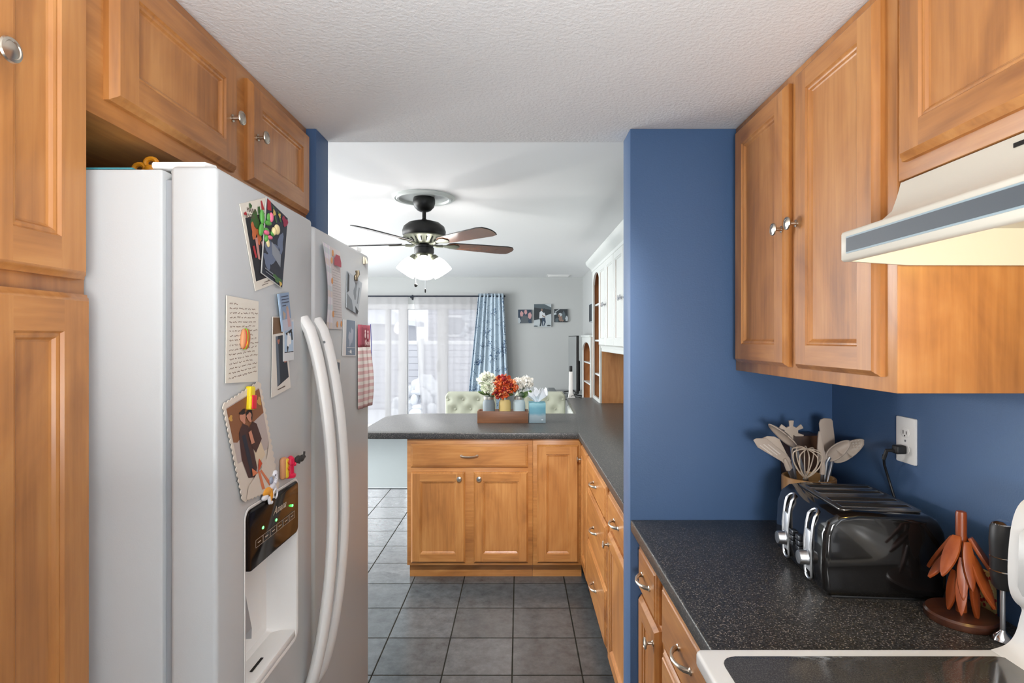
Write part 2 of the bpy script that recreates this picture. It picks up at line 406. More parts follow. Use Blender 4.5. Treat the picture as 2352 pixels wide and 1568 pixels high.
# ------------------------------------------------------------------ cabinetry
def door_mesh(w, h, M, t=.02, st=.056):
    """frame-and-panel door; material 0 grain upright, 1 grain across"""
    b = MB(M)
    P = [(0, 0), (0, t * .45), (.004, t * .62), (.006, t * .8), (.011, t)]
    b.rings(w, h, P, cap=False)
    i = P[-1][0]
    b.add([(i, i, t), (st, i, t), (st, h - i, t), (i, h - i, t)], [[0, 1, 2, 3]])
    b.add([(w - st, i, t), (w - i, i, t), (w - i, h - i, t), (w - st, h - i, t)], [[0, 1, 2, 3]])
    b.mi = 1
    b.add([(st, i, t), (w - st, i, t), (w - st, st, t), (st, st, t)], [[0, 1, 2, 3]])
    b.add([(st, h - st, t), (w - st, h - st, t), (w - st, h - i, t), (st, h - i, t)], [[0, 1, 2, 3]])
    b.mi = 0
    Q = [(st, t), (st + .003, t - .004), (st + .006, t - .0035), (st + .009, t - .005), (st + .012, t - .009), (st + .015, t - .0105)]
    vs = []; fs = []
    for (k, n) in Q: vs += [(k, k, n), (w - k, k, n), (w - k, h - k, n), (k, h - k, n)]
    for k in range(len(Q) - 1):
        for e in range(4):
            e2 = (e + 1) % 4; fs.append([k * 4 + e, k * 4 + e2, (k + 1) * 4 + e2, (k + 1) * 4 + e])
    k = (len(Q) - 1) * 4; fs.append([k, k + 1, k + 2, k + 3])
    b.add(vs, fs)
    return b
def make_door(parent, w, h, M, hz, knob=None, name='door', upright=None):
    d = door_mesh(w, h, M).build(name, [upright or WZ, hz], parent, angle=25)
    if knob:
        knob_mesh(M @ Matrix.Translation((knob[0], knob[1], .02))).build('knob', NICKEL, d)
    return d
def knob_mesh(M, s=1.0):
    b = MB(M)
    b.lathe([(.0085 * s, 0), (.0085 * s, .002 * s), (.005 * s, .004 * s), (.0042 * s, .014 * s), (.0065 * s, .017 * s), (.0145 * s, .0195 * s), (.016 * s, .022 * s), (.0148 * s, .0245 * s), (.0115 * s, .0255 * s), (.0105 * s, .0245 * s), (.006 * s, .026 * s), (0, .0265 * s)], seg=28)
    return b
def pull_mesh(M, L=.10):
    b = MB(M); pts = []; rs = []
    for i in range(15):
        t = i / 14; pts.append(((t - .5) * L, 0, .026 * math.sin(math.pi * t) ** .55 + .001)); rs.append(.0036 + .0028 * abs(math.cos(math.pi * t)) ** 4 + .0012 * math.exp(-((t - .5) / .12) ** 2))
    b.tube(pts, rs, 10, up=(0, 1, 0))
    for sx in (-1, 1): b.lathe([(.0085, 0), (.0085, .0025), (.0055, .005), (0, .006)], o=(sx * L / 2, 0, 0), seg=18)
    return b
def make_drawer(parent, w, h, M, g, pull=None, vertical=False):
    b = MB(M); t = .02
    b.rings(w, h, [(0, 0), (0, t * .45), (.005, t * .6), (.007, t * .78), (.013, t * .85), (.015, t), (.02, t)])
    d = b.build('drawer', g, parent, angle=25)
    if pull is not None:
        pull_mesh(M @ Matrix.Translation((w / 2, h / 2 + pull, t)), .096).build('handle', NICKEL, d)
    return d

# --- tall narrow pantry, far left
pt = thing('pantry_cabinet', 'tall narrow maple pantry cabinet at the left beside the white fridge', 'cabinet', (-.95, .765, 0))
b = MB(); b.box((-1.25, .655, .1), (-.672, .868, KC - .002), .001); b.box((-1.25, .655, 0), (-.74, .868, .1)); b.build('cabinet_body', WZ, pt)
make_door(pt, .189, 2.12 - 1.575, F_RX(-.672, .668, 1.575), WY, knob=(.028, .268))
make_door(pt, .193, 1.552 - .12, F_RX(-.668, .664, .12), WY)

# --- cabinet above the fridge
oc = thing('wall_cabinet', 'maple cabinet of two doors over the white fridge, under the ceiling', 'cabinet', (-.95, 1.32, 1.84))
b = MB(); b.box((-1.25, .870, 1.84), (-.672, 1.773, KC - .002), .001); b.build('cabinet_body', WY, oc)
make_door(oc, 1.308 - .908, 2.122 - 1.872, F_RX(-.672, .908, 1.872), WY, knob=(.37, .115))
make_door(oc, 1.757 - 1.372, 2.122 - 1.872, F_RX(-.672, 1.372, 1.872), WY, knob=(.03, .115))

# --- fridge
fr = thing('refrigerator', 'white side-by-side refrigerator with ice and water dispenser, covered in cards and magnets', 'refrigerator', (-.83, 1.32, 0))
FX = -.472; GY = 1.287; N0, N1 = .877, 1.763; FT = 1.755
b = MB(); b.box((-1.22, N0, .06), (-.556, N1, FT - .004), .006, 2); b.box((-1.2, N0 + .02, .0), (-.60, N1 - .02, .06)); b.build('cabinet_body', FRIDGE, fr)
b = MB(); b.box((-.5555, N0 + .008, .09), (-.5455, N1 - .008, FT - .02)); b.build('gasket', FRIDGEG, fr)
b = MB(); b.box((-.545, N0, .085), (FX, GY - .006, FT), .007, 3); fd = b.build('freezer_door', FRIDGE, fr)
b = MB(); b.box((-.545, GY + .006, .085), (FX + .0004, N1, FT - .009), .010, 3); rd = b.build('fridge_door', FRIDGE, fr)
MB().box((-.60, N0 + .01, .015), (-.50, N1 - .01, .078), .003).build('kick_grille', FRIDGEG, fr)
# dispenser
dy0, dy1 = .965, 1.196; dz0, dz1 = .852, 1.077
cut(fd, MB(F_RX(FX, 0, 0)).prism(rrect(dy0, dz0, dy1, 1.192, .018), -.062, .02))
disp = MB(F_RX(FX, 0, 0))
# moulded liner of the recess (back wall leaning, side walls, sloping tray)
prof = []
def ringp(m, n): return [(p[0], p[1], n) for p in rrect(dy0 + m, dz0 + m, dy1 - m, 1.19 - m, max(.018 - m * .5, .006))]
rs = [ringp(-.002, .0006), ringp(-.001, .0014), ringp(.002, .0014), ringp(.005, 0), ringp(.012, -.020), ringp(.026, -.054), ringp(.04, -.058)]
n = len(rs[0]); vs = [v for r in rs for v in r]; fs = []
for k in range(len(rs) - 1):
    for e in range(n): fs.append([k * n + e, k * n + (e + 1) % n, (k + 1) * n + (e + 1) % n, (k + 1) * n + e])
fs.append([(len(rs) - 1) * n + e for e in range(n)]); disp.add(vs, fs)
dp = disp.build('dispenser_recess', PLAST, fd)
b = MB(F_RX(FX, 0, 0)); b.box((dy0 + .012, dz0 + .006, -.05), (dy1 - .012, dz0 + .022, .002), .004); b.build('drip_tray', PLAST, dp)
b = MB(F_RX(FX, 0, 0)); b.box((1.03, dz0 + .0225, -.022), (1.075, dz0 + .0235, -.017)); b.build('tray_slot', DARKH, dp)
b = MB(F_RX(FX, 0, 0)); b.add([(.99, 1.03, -.028), (1.035, 1.03, -.035), (1.03, .955, -.018), (1.012, .945, -.010), (.99, .955, -.018), (.99, 1.03, -.05), (1.035, 1.03, -.05), (1.03, .955, -.045), (1.012, .945, -.045), (.99, .955, -.045)], [[0, 1, 2, 3, 4], [5, 6, 7, 8, 9], [0, 1, 6, 5], [1, 2, 7, 6], [2, 3, 8, 7], [3, 4, 9, 8], [4, 0, 5, 9]])
b.build('dispenser_paddle', mat('grey_plastic', S(150, 152, 154), .4), dp)
b = MB(F_RX(FX, 0, 0)); b.prism(rrect(.972, 1.078, 1.192, 1.186, .012), -.012, .004, .002, bevtop=True); pn = b.build('control_panel', mat('control_gloss', S(24, 17, 14), .10, spec=.12), fd)
LETT = mat('panel_lettering', S(196, 180, 160), .4)
b = MB(); b.text('Amana', .0205, F_RX(FX + .0045, 1.098, 1.155), .0002, shear=.5); b.build('brand_lettering', LETT, pn)
b = MB(F_RX(FX + .0042, 0, 0))
for k in range(6):
    a, c = .998 + k * .029, .998 + k * .029 + .0285
    for q in (((a, 1.113), (c, 1.1135)), ((a, 1.1265), (c, 1.127)), ((a, 1.113), (a + .0005, 1.127)), ((c - .0005, 1.113), (c, 1.127))): b.box((*q[0], 0), (*q[1], .0003))
    b.box((a + .008, 1.1192, 0), (c - .008, 1.1208, .0003))
b.build('button_row', LETT, pn)
for (y, z) in ((1.027, 1.140), (1.083, 1.136), (1.16, 1.141)):
    b = MB(F_RX(FX + .004, y, z)); b.ball((0, 0, 0), (.004, .0028, .0012), 10); b.build('indicator_light', mat('green_led', S(40, 230, 60), .4, emit=(.1, 1, .15, 1), estr=5), pn)
# handles
def fridge_handle(yc, par, px=.066):
    pts = []; rs = []
    for i in range(33):
        t = i / 32; z = .690 + (1.530 - .690) * t
        o = px * (math.sin(math.pi * t) ** .62) if 0 < t < 1 else 0
        pts.append((FX - .004 + o, yc, z)); rs.append(.0205 - .002 * math.sin(math.pi * t))
    b = MB(); b.tube(pts, rs, 16, flat=.62, up=(0, 1, 0)); h = b.build('door_handle', PLAST, par)
    if par is fd: return
    b = MB(); b.cyl((pts[30][0] + .002, yc - .0215, pts[30][2]), (pts[30][0] + .002, yc - .0165, pts[30][2]), .003); b.build('handle_screw', STEEL, h)
fridge_handle(1.235, fd); fridge_handle(1.318, rd)
b = MB(); b.prism([(-.585, .895), (-.50, .895), (-.492, .915), (-.51, .955), (-.60, .965), (-.595, .93)], FT + .0005, FT + .013, .004); b.box((-.56, .905, FT - .004), (-.54, .94, FT + .002)); b.build('hinge_cover', PLAST, fr)
b = MB(); b.prism([(-.66, 1.70), (-.49, 1.70), (-.485, 1.73), (-.66, 1.75)], FT - .004, FT + .010, .004); b.build('hinge_cover', PLAST, fr)

solid('folder', MB().box((-1.12, .882, FT - .0038), (-.607, 1.10, FT - .0008), .0008), mat('teal_card', S(60, 130, 140), .5), 'flat teal folder lying on top of the fridge', 'folder')
b = MB(); Mf = FR((-.668, 1.02, FT + .034), (1, 0, 0), (0, 0, 1))
for k in range(5):
    a = R(90 + 72 * k); b.tube([(Mf @ Vector((.022 * math.cos(a) + .010 * math.cos(t), .015 * math.sin(a) + .008 * math.sin(t), 0))) for t in [2 * math.pi * i / 14 for i in range(14)]], .0045, 8, closed=True)
b.ball((-.668, 1.02, FT + .034), .012)
b.box((-.690, 1.005, FT - .0005), (-.646, 1.035, FT + .014), .001)
solid('flower_ornament', b, mat('orange_plastic', S(226, 150, 32), .35), 'orange flower-shaped ornament standing on top of the fridge', 'ornament')

# --- cards and magnets on the fridge
def flat(name, col, rough=.6, **k): return mat(name, S(*col), rough, **k)
PAPER = flat('cream_paper', (226, 219, 205)); PAPERW = flat('white_paper', (236, 236, 234)); INK = flat('brown_ink', (92, 74, 62)); 
def YZ(px, py, X=None): return onX(px, py, FX + .002 if X is None else X)
def sheet(quadpx, name, mats, label, cat, layers=(), off=.002, th=.0012, curl=None, ztop=0):
    """quadpx: outline in photo pixels on the door; layers: (material index, outline in photo pixels)"""
    X = FX + off
    P = [YZ(*q, X) for q in quadpx]
    b = MB(F_RX(X, 0, 0)); b.prism(P, -th, 0)
    for k, (mi, q) in enumerate(layers):
        b.mi = mi; P = [YZ(*c, X) for c in q]
        b.poly([(p[0], p[1], .00012 * (k + 1)) for p in P])
    return tag(b.build(name, mats), label, cat)
def quadmap(q):
    """bilinear map on a photo quad TL TR BR BL"""
    def f(u, v):
        a = [q[0][i] * (1 - u) + q[1][i] * u for i in (0, 1)]; c = [q[3][i] * (1 - u) + q[2][i] * u for i in (0, 1)]
        return (a[0] * (1 - v) + c[0] * v, a[1] * (1 - v) + c[1] * v)
    return f
def rect(f, u0, v0, u1, v1): return [f(u0, v0), f(u1, v0), f(u1, v1), f(u0, v1)]
def blob(f, u, v, ru, rv, n=16, rot=0):
    k = [1 + .22 * math.sin(3 * (2 * math.pi * i / n) + u * 40) + .12 * math.sin(5 * (2 * math.pi * i / n) + v * 60) for i in range(n)]
    return [f(u + k[i] * ru * math.cos(2 * math.pi * i / n + rot), v + k[i] * rv * math.sin(2 * math.pi * i / n + rot)) for i in range(n)]

# 1 card with vegetables photograph
q = [(551, 468), (613, 453), (634, 650), (587, 668)]; f = quadmap(q)
m1 = [PAPER, flat('card_black', (28, 26, 32)), flat('card_orange', (196, 104, 60)), flat('card_green', (58, 96, 46)), flat('card_pink', (196, 140, 130)), flat('card_red', (176, 42, 50)), flat('card_slate', (84, 92, 108)), INK]
ly = [(1, rect(f, .10, .17, .93, .90)), (3, blob(f, .45, .22, .16, .10)), (2, blob(f, .34, .34, .09, .10)), (2, blob(f, .50, .42, .08, .09)), (4, [f(.34, .42), f(.44, .42), f(.42, .68), f(.34, .66)]), (4, [f(.56, .48), f(.64, .48), f(.66, .66), f(.6, .66)]), (6, [f(.66, .4), f(.85, .42), f(.85, .7), f(.74, .7)]), (5, [f(.18, .5), f(.26, .5), f(.30, .64), f(.22, .64)]), (5, blob(f, .12, .12, .05, .02)), (5, [f(.74, .02), f(.78, .02), f(.84, .13), f(.74, .13)]), (3, blob(f, .34, .05, .05, .03)), (3, [f(.6, .08), f(.68, .08), f(.66, .16), f(.58, .16)]), (7, rect(f, .42, .935, .8, .942)), (7, rect(f, .3, .96, .6, .966))]
c1 = sheet(q, 'photo_card', m1, 'white-bordered card with a dark photo of carrots, upper left on the freezer door', 'card', ly)
b = MB(); p = YZ(577, 484); pq = YZ(580, 498)
Mt = FR((FX + .0024, p[0], p[1]), (0, 1, .12), (0, -.12, 1)); b.text('MAINE', .0115, Mt, .0001); Mt = FR((FX + .0024, pq[0], pq[1]), (0, 1, .12), (0, -.12, 1)); b.text('MASON   OR', .0115, Mt, .0001); b.build('lettering', INK, c1)
# 2 dark floral card over it
q = [(612, 452), (662, 501), (649, 663), (600, 627)]; f = quadmap(q)
m2 = [flat('card_edge', (200, 200, 196)), flat('chalk_dark', (44, 48, 60)), flat('chalk_blue', (104, 116, 140)), m1[5], flat('leaf_green', (70, 110, 62)), flat('petal_yellow', (214, 182, 96)), flat('chalk_grey', (140, 146, 154)), flat('petal_magenta', (150, 44, 72))]
ly = [(1, rect(f, .03, .01, .98, .99)), (2, blob(f, .4, .62, .3, .14)), (2, blob(f, .25, .78, .18, .10)), (6, [f(.35, .5), f(.8, .55), f(.82, .74), f(.42, .66)]), (2, blob(f, .75, .42, .12, .14)), (3, [f(.03, .01), f(.18, .01), f(.24, .12), f(.06, .15)]), (7, blob(f, .86, .09, .13, .06)), (4, [f(.28, .04), f(.34, .04), f(.52, .2), f(.46, .22)]), (4, [f(.5, .05), f(.56, .04), f(.7, .14), f(.64, .16)]), (5, blob(f, .36, .11, .06, .04)), (5, blob(f, .6, .08, .05, .03)), (4, blob(f, .7, .93, .2, .04)), (5, blob(f, .86, .96, .06, .03)), (6, rect(f, .12, .9, .5, .915)), (6, rect(f, .16, .94, .6, .95))]
sheet(q, 'photo_card', m2, 'dark flowered card tilted over the carrot card, upper left on the freezer door', 'card', ly, off=.0045)
# 3 vegetables magnet
GL = flat('leaf_plastic', (88, 158, 70), .4); PK = flat('pink_plastic', (224, 108, 140), .35); CRM = flat('cream_plastic', (232, 214, 160), .4)
vm = thing('vegetable_magnet', 'magnet of moulded green and pink radishes holding the flowered card', 'magnet', (FX + .006, YZ(620, 525)[0], YZ(620, 525)[1] - .04))
def at(px, py, off): a = onX(px, py, FX + off); return (FX + off, a[0], a[1])
b = MB()
for (px, py, ry, rz, rot) in ((608, 498, .009, .022, .1), (606, 527, .010, .020, -.3), (622, 512, .018, .008, .1), (624, 500, .012, .014, 0), (618, 532, .014, .012, 0), (632, 536, .010, .009, .3), (617, 546, .006, .012, 0)):
    b.ball(at(px - 6, py, .006), (.004, ry * .7, rz * .62), 12, rot=Matrix.Rotation(rot, 4, 'X'))
b.build('leaves', GL, vm)
b = MB()
for (px, py, ry, rz) in ((629, 499, .008, .015), (618, 534, .014, .007), (626, 545, .012, .006)): b.ball(at(px - 6, py, .009), (.004, ry * .7, rz * .62), 12)
b.build('radish', PK, vm)
b = MB(); b.ball(at(636, 527, .007), (.0045, .011, .010), 12); b.ball(at(615, 557, .006), (.003, .005, .009), 10, rot=Matrix.Rotation(.5, 4, 'X')); b.ball(at(629, 531, .008), (.0045, .007, .008), 12); b.build('bulb', CRM, vm)
def shrink(root, c, off, s, sx):
    root.scale = (sx, s, s); root.location = (FX + off * sx, c[1], c[2] - .03 * s)
# 4 handwritten letter
q = [(521, 678), (594, 692), (592, 876), (519, 880)]; f = quadmap(q)
lt = sheet(q, 'handwritten_letter', [PAPER], 'cream sheet of brown handwriting, left edge of the freezer door', 'letter', off=.0035)
b = MB(F_RX(FX + .0037, 0, 0)); rn = random.Random(3)
for r in range(17):
    v = .09 + r * .054; u = .05 + rn.random() * .03; tilt = -.012 - r * .0012
    if r == 0: lim = .2
    else: lim = .80 + rn.random() * .14
    while u < lim:
        L = .04 + rn.random() * .11; n = max(3, int(L / .012)); pts = []
        for i in range(n + 1):
            uu = u + L * i / n; vv = v + tilt * uu * 3 + (rn.random() - .5) * .018; pts.append(YZ(*f(uu, vv)))
        for i in range(n):
            (a0, a1), (c0, c1_) = pts[i], pts[i + 1]; t = .00045 + rn.random() * .0004
            b.poly([(a0, a1 - t, 0), (c0, c1_ - t, 0), (c0, c1_ + t, 0), (a0, a1 + t, 0)])
        u += L + .035
b.build('handwriting', flat('faded_ink', (140, 118, 102)), lt)
# 5 burger magnet
bc = at(574, 778, .014)
bg_ = thing('burger_magnet', 'small hamburger magnet stuck on the handwritten letter', 'magnet', (bc[0], bc[1], bc[2] - .03)); RT = Matrix.Rotation(R(-8), 4, 'X')
def bp(dy, dz, r, name, m):
    MB(Matrix.Translation(bc) @ RT).ball((0, dy, dz), r, 18).build(name, m, bg_)
bp(.009, .001, (.013, .011, .029), 'top_bun', flat('bun', (186, 112, 62), .5)); bp(-.011, -.001, (.011, .010, .028), 'bottom_bun', flat('bun_pale', (214, 150, 104), .5))
bp(-.001, 0, (.0135, .0045, .030), 'lettuce', flat('lettuce', (134, 200, 40), .4)); bp(-.0045, -.001, (.013, .0045, .028), 'tomato', flat('tomato', (206, 60, 30), .35)); bp(-.003, -.011, (.014, .004, .012), 'cheese', flat('cheese', (240, 190, 30), .4))
shrink(bg_, bc, .014, .62, .42)
# 6-8 small cards
q = [(627, 727), (655, 727), (668, 890), (624, 913)]; f = quadmap(q)
sheet(q, 'photo_strip', [flat('strip_paper', (222, 216, 206)), flat('strip_dark', (38, 44, 54)), flat('strip_brown', (120, 92, 66)), flat('strip_skin', (176, 112, 92)), flat('strip_grey', (96, 106, 118)), INK], 'long white photo strip of dark figures, middle of the freezer door', 'photo',
      [(2, rect(f, .02, .01, .98, .22)), (1, [f(.2, .25), f(.85, .25), f(.93, .84), f(.3, .9)]), (4, [f(.2, .25), f(.36, .25), f(.45, .86), f(.3, .9)]), (3, blob(f, .4, .32, .08, .03)), (3, blob(f, .78, .6, .07, .03)), (5, rect(f, .3, .93, .7, .945))], off=.003)
q = [(651, 735), (675, 733), (675, 826), (651, 830)]; f = quadmap(q)
sheet(q, 'photo', [flat('photo_paper', (214, 216, 216)), flat('photo_pale', (178, 200, 220)), flat('photo_black', (34, 30, 30)), PAPERW], 'small pale blue photo under the blue card, on the freezer door', 'photo',
      [(1, rect(f, .1, .05, .95, .78)), (2, rect(f, .1, .78, .95, .80)), (2, [f(.2, .32), f(.5, .28), f(.8, .22), f(.78, .3), f(.3, .38)]), (3, blob(f, .5, .5, .2, .16)), (2, blob(f, .38, .7, .07, .07)), (2, [f(.7, .3), f(.8, .3), f(.86, .5), f(.76, .5)])], off=.0042)
q = [(638, 675), (663, 671), (671, 755), (648, 762)]; f = quadmap(q)
sheet(q, 'greeting_card', [flat('card_pale', (178, 206, 232)), flat('card_sky', (138, 158, 184)), flat('card_text', (60, 66, 84)), flat('card_rose', (198, 160, 158)), flat('card_mist', (186, 188, 200)), flat('card_sand', (180, 160, 140))], 'narrow grey-blue card with lines of print and two figures, centre of the freezer door', 'card',
      [(1, rect(f, .14, 0, 1, 1)), (4, rect(f, .14, .7, 1, 1)), (3, [f(.62, .38), f(.82, .42), f(.9, .92), f(.62, .92)]), (5, blob(f, .36, .58, .12, .1)), (5, blob(f, .72, .42, .08, .07))] + [(2, rect(f, .24, .08 + .08 * k, .9 - .1 * (k == 3) * 3, .10 + .08 * k)) for k in range(4)], off=.0068)
# 9 scalloped picture card
q = [(514, 930), (596, 878), (640, 1118), (560, 1150)]; f = quadmap(q)
X = FX + .005
def scal(n0, n1):
    o = []
    cs = [(0, 0), (1, 0), (1, 1), (0, 1)]; cnt = [10, 17, 10, 17]
    for e in range(4):
        a, c = cs[e], cs[(e + 1) % 4]
        for k in range(cnt[e]):
            for s in range(4):
                t = (k + s / 4) / cnt[e]; bu = .5 * math.sin(math.pi * s / 4)
                u = a[0] + (c[0] - a[0]) * t; v = a[1] + (c[1] - a[1]) * t
                nx, ny = (c[1] - a[1]), -(c[0] - a[0])
                o.append(f(u + nx * bu * .075, v + ny * bu * .035))
    return o
m9 = [flat('card_bone', (222, 210, 196)), flat('scene_brown', (142, 92, 60)), flat('coat_brown', (74, 46, 42)), flat('coat_navy', (40, 44, 56)), flat('skin_tone', (206, 142, 116)), flat('hair_dark', (40, 26, 24)), flat('skirt_cream', (224, 204, 174)), flat('ribbon_orange', (222, 128, 86)), flat('ribbon_red', (214, 84, 50)), flat('greyed_pink', (190, 176, 170)), flat('lamp_gold', (206, 158, 80))]
ly = [(9, rect(f, .04, .04, .96, .62)), (1, [f(.04, .05), f(.96, .05), f(.96, .28), f(.6, .32), f(.14, .42), f(.04, .40)]), (10, blob(f, .1, .16, .05, .03)), (10, blob(f, .9, .16, .05, .04)),
      (6, [f(.52, .52), f(.74, .50), f(.80, .66), f(.54, .72)]), (2, [f(.22, .34), f(.36, .27), f(.50, .32), f(.52, .74), f(.42, .82), f(.24, .80), f(.16, .60)]), (3, [f(.28, .38), f(.38, .38), f(.42, .78), f(.32, .80)]), (2, [f(.50, .34), f(.62, .30), f(.72, .34), f(.78, .50), f(.56, .60), f(.46, .50)]),
      (4, blob(f, .40, .22, .08, .05)), (5, blob(f, .42, .165, .08, .025)), (5, blob(f, .58, .22, .09, .055)), (4, blob(f, .56, .245, .06, .045)), (4, [f(.46, .38), f(.54, .37), f(.57, .50), f(.48, .50)]),
      (0, [f(.05, 1.0), f(.18, .88), f(.44, .80), f(.62, .76), f(.66, .68), f(.80, .70), f(.94, .56), f(.97, 1)]), (8, [f(.50, .79), f(.60, .66), f(.66, .72)]), (7, [f(.50, .79), f(.36, .72), f(.34, .80)]), (7, [f(.50, .78), f(.56, .78), f(.60, .96), f(.52, .96)]), (7, [f(.56, .78), f(.60, .77), f(.80, .94), f(.73, .95)])]
b = MB(F_RX(X, 0, 0)); b.prism([YZ(*c, X) for c in scal(0, 0)], -.0015, 0)
for k, (mi, qq) in enumerate(ly):
    b.mi = mi; b.poly([(*YZ(*c, X), .00012 * (k + 1)) for c in qq])
tag(b.build('picture_card', m9), 'scallop-edged photo card of two people hugging, left side of the freezer door', 'card')
# 10 fries magnet
fc = at(582, 914, .012); fz = thing('fries_magnet', 'yellow and red french fries magnet at the top of the scalloped card', 'magnet', (fc[0], fc[1], fc[2] - .03))
MB(Matrix.Translation(fc) @ Matrix.Rotation(R(-6), 4, 'X')).box((-.010, -.014, -.002), (.011, .014, .031), .005, 3).build('fries', flat('fries', (238, 212, 30), .4), fz)
b = MB(Matrix.Translation(fc) @ Matrix.Rotation(R(-6), 4, 'X')); b.box((-.0105, -.0145, -.030), (.0125, .0145, .006), .004, 3); b.mi = 1; b.box((-.011, -.008, -.0285), (.0165, .0150, .008), .003, 3); b.build('carton', [fz.children[0].data.materials[0], flat('carton_red', (222, 30, 48), .4)], fz)
shrink(fz, fc, .012, .66, .5)
# 11 hot dog, hydrant, dogs
hc = at(657, 1073, .010); hd = thing('hot_dog_magnet', 'yellow hot dog magnet left of the red hydrant magnet', 'magnet', (hc[0], hc[1], hc[2] - .03))
b = MB(Matrix.Translation(hc)); b.box((-.009, -.014, -.027), (.008, .010, .024), .007, 3); b.build('bun', flat('bun_pale', (214, 150, 104), .5), hd)
b = MB(Matrix.Translation(hc)); b.box((.002, -.003, -.026), (.013, .011, .020), .005, 3); b.build('sausage', flat('mustard', (226, 190, 50), .35), hd)
b = MB(Matrix.Translation(hc)); b.tube([(.0135, .004 + .004 * math.sin(i * 1.6), -.014 + i * .0036) for i in range(9)], .0018, 6); b.build('ketchup', flat('ketchup', (214, 70, 26), .35), hd)
shrink(hd, hc, .010, .85, .6)
yc = at(673, 1070, .012); hy = thing('hydrant_magnet', 'red fire hydrant magnet with a black dog climbing off it', 'magnet', (yc[0], yc[1], yc[2] - .03))
b = MB(Matrix.Translation(yc)); b.lathe([(.016, -.028), (.017, -.022), (.011, -.018), (.010, .004), (.013, .006), (.013, .012), (.011, .020), (.004, .026), (0, .027)], seg=18); b.cyl((.0, .0, .004), (.014, .009, .004), .005); b.build('hydrant', flat('hydrant_red', (226, 28, 74), .35), hy)
b = MB(Matrix.Translation(yc)); b.ball((.014, .020, .013), (.008, .016, .010), 14); b.ball((.018, .038, .012), (.008, .013, .009), 12); b.tube([(.018, .044, .014), (.02, .050, .020), (.02, .052, .027)], .0035, 8); b.tube([(.018, .044, .008), (.02, .055, .014)], .004, 8); b.tube([(.012, .024, .006), (.012, .034, .002)], .004, 8); b.build('dog', flat('dog_black', (52, 50, 48), .6), hy)
shrink(hy, yc, .012, .8, .6)
dc = at(632, 1112, .012)
def _spots(nt, N, L, b):
    tc = N.new('ShaderNodeTexCoord'); v = N.new('ShaderNodeTexVoronoi'); v.inputs['Scale'].default_value = 95; L.new(tc.outputs['Object'], v.inputs['Vector'])
    cr = N.new('ShaderNodeValToRGB'); cr.color_ramp.interpolation = 'CONSTANT'; e = cr.color_ramp.elements; e[0].color = S(30, 30, 50); e[1].position = .24; e[1].color = S(232, 234, 242); L.new(v.outputs['Distance'], cr.inputs[0]); L.new(cr.outputs[0], b.inputs['Base Color'])
dm = thing('dalmatian_magnet', 'white dog magnet with black spots over the dispenser panel', 'magnet', (dc[0], dc[1], dc[2] - .03))
b = MB(Matrix.Translation(dc)); b.ball((0, 0, -.004), (.008, .018, .011), 16); b.tube([(0, .012, .0), (.002, .020, .012), (.002, .018, .026)], [.008, .007, .007], 10); b.ball((.003, .012, .030), (.008, .010, .008), 14); b.ball((.004, .004, .026), (.006, .006, .005), 10); b.tube([(0, .010, -.006), (.002, .016, -.018)], .006, 8)
b.build('dog', build_node_mat('dalmatian_coat', _spots), dm)
b = MB(Matrix.Translation(dc)); b.tube([(.004, .012 + .013 * math.cos(t), -.030 + .013 * math.sin(t)) for t in [R(150) - R(300) * i / 14 + 1.2 for i in range(15)]], .0032, 8); b.build('tail', flat('toy_white', (236, 236, 240), .4), dm)
b = MB(Matrix.Translation(dc)); b.ball((.002, -.012, .014), (.007, .010, .011), 12); b.build('ear', flat('toy_blue_grey', (150, 160, 180), .4), dm)
shrink(dm, dc, .012, .66, .55)
oc_ = at(622, 1136, .012)
og = thing('corgi_magnet', 'orange and white dog magnet at the top edge of the dispenser panel', 'magnet', (oc_[0], oc_[1], oc_[2] - .03))
b = MB(Matrix.Translation(oc_)); b.ball((0, -.004, .008), (.008, .020, .009), 14); b.tube([(.0, .010, .008), (.002, .014, -.006), (.002, .010, -.016)], [.008, .006, .004], 10); b.build('body', flat('toy_orange', (238, 164, 52), .4), og)
b = MB(Matrix.Translation(oc_)); b.ball((0, -.014, -.002), (.008, .014, .007), 12); b.tube([(.002, .001, -.004), (.004, .002, -.016)], .005, 8); b.ball((.004, .004, -.018), (.005, .007, .004), 10); b.ball((.004, .012, -.020), (.005, .006, .004), 10); b.build('belly', flat('toy_white', (236, 236, 240), .4), og)
shrink(og, oc_, .012, .85, .55)

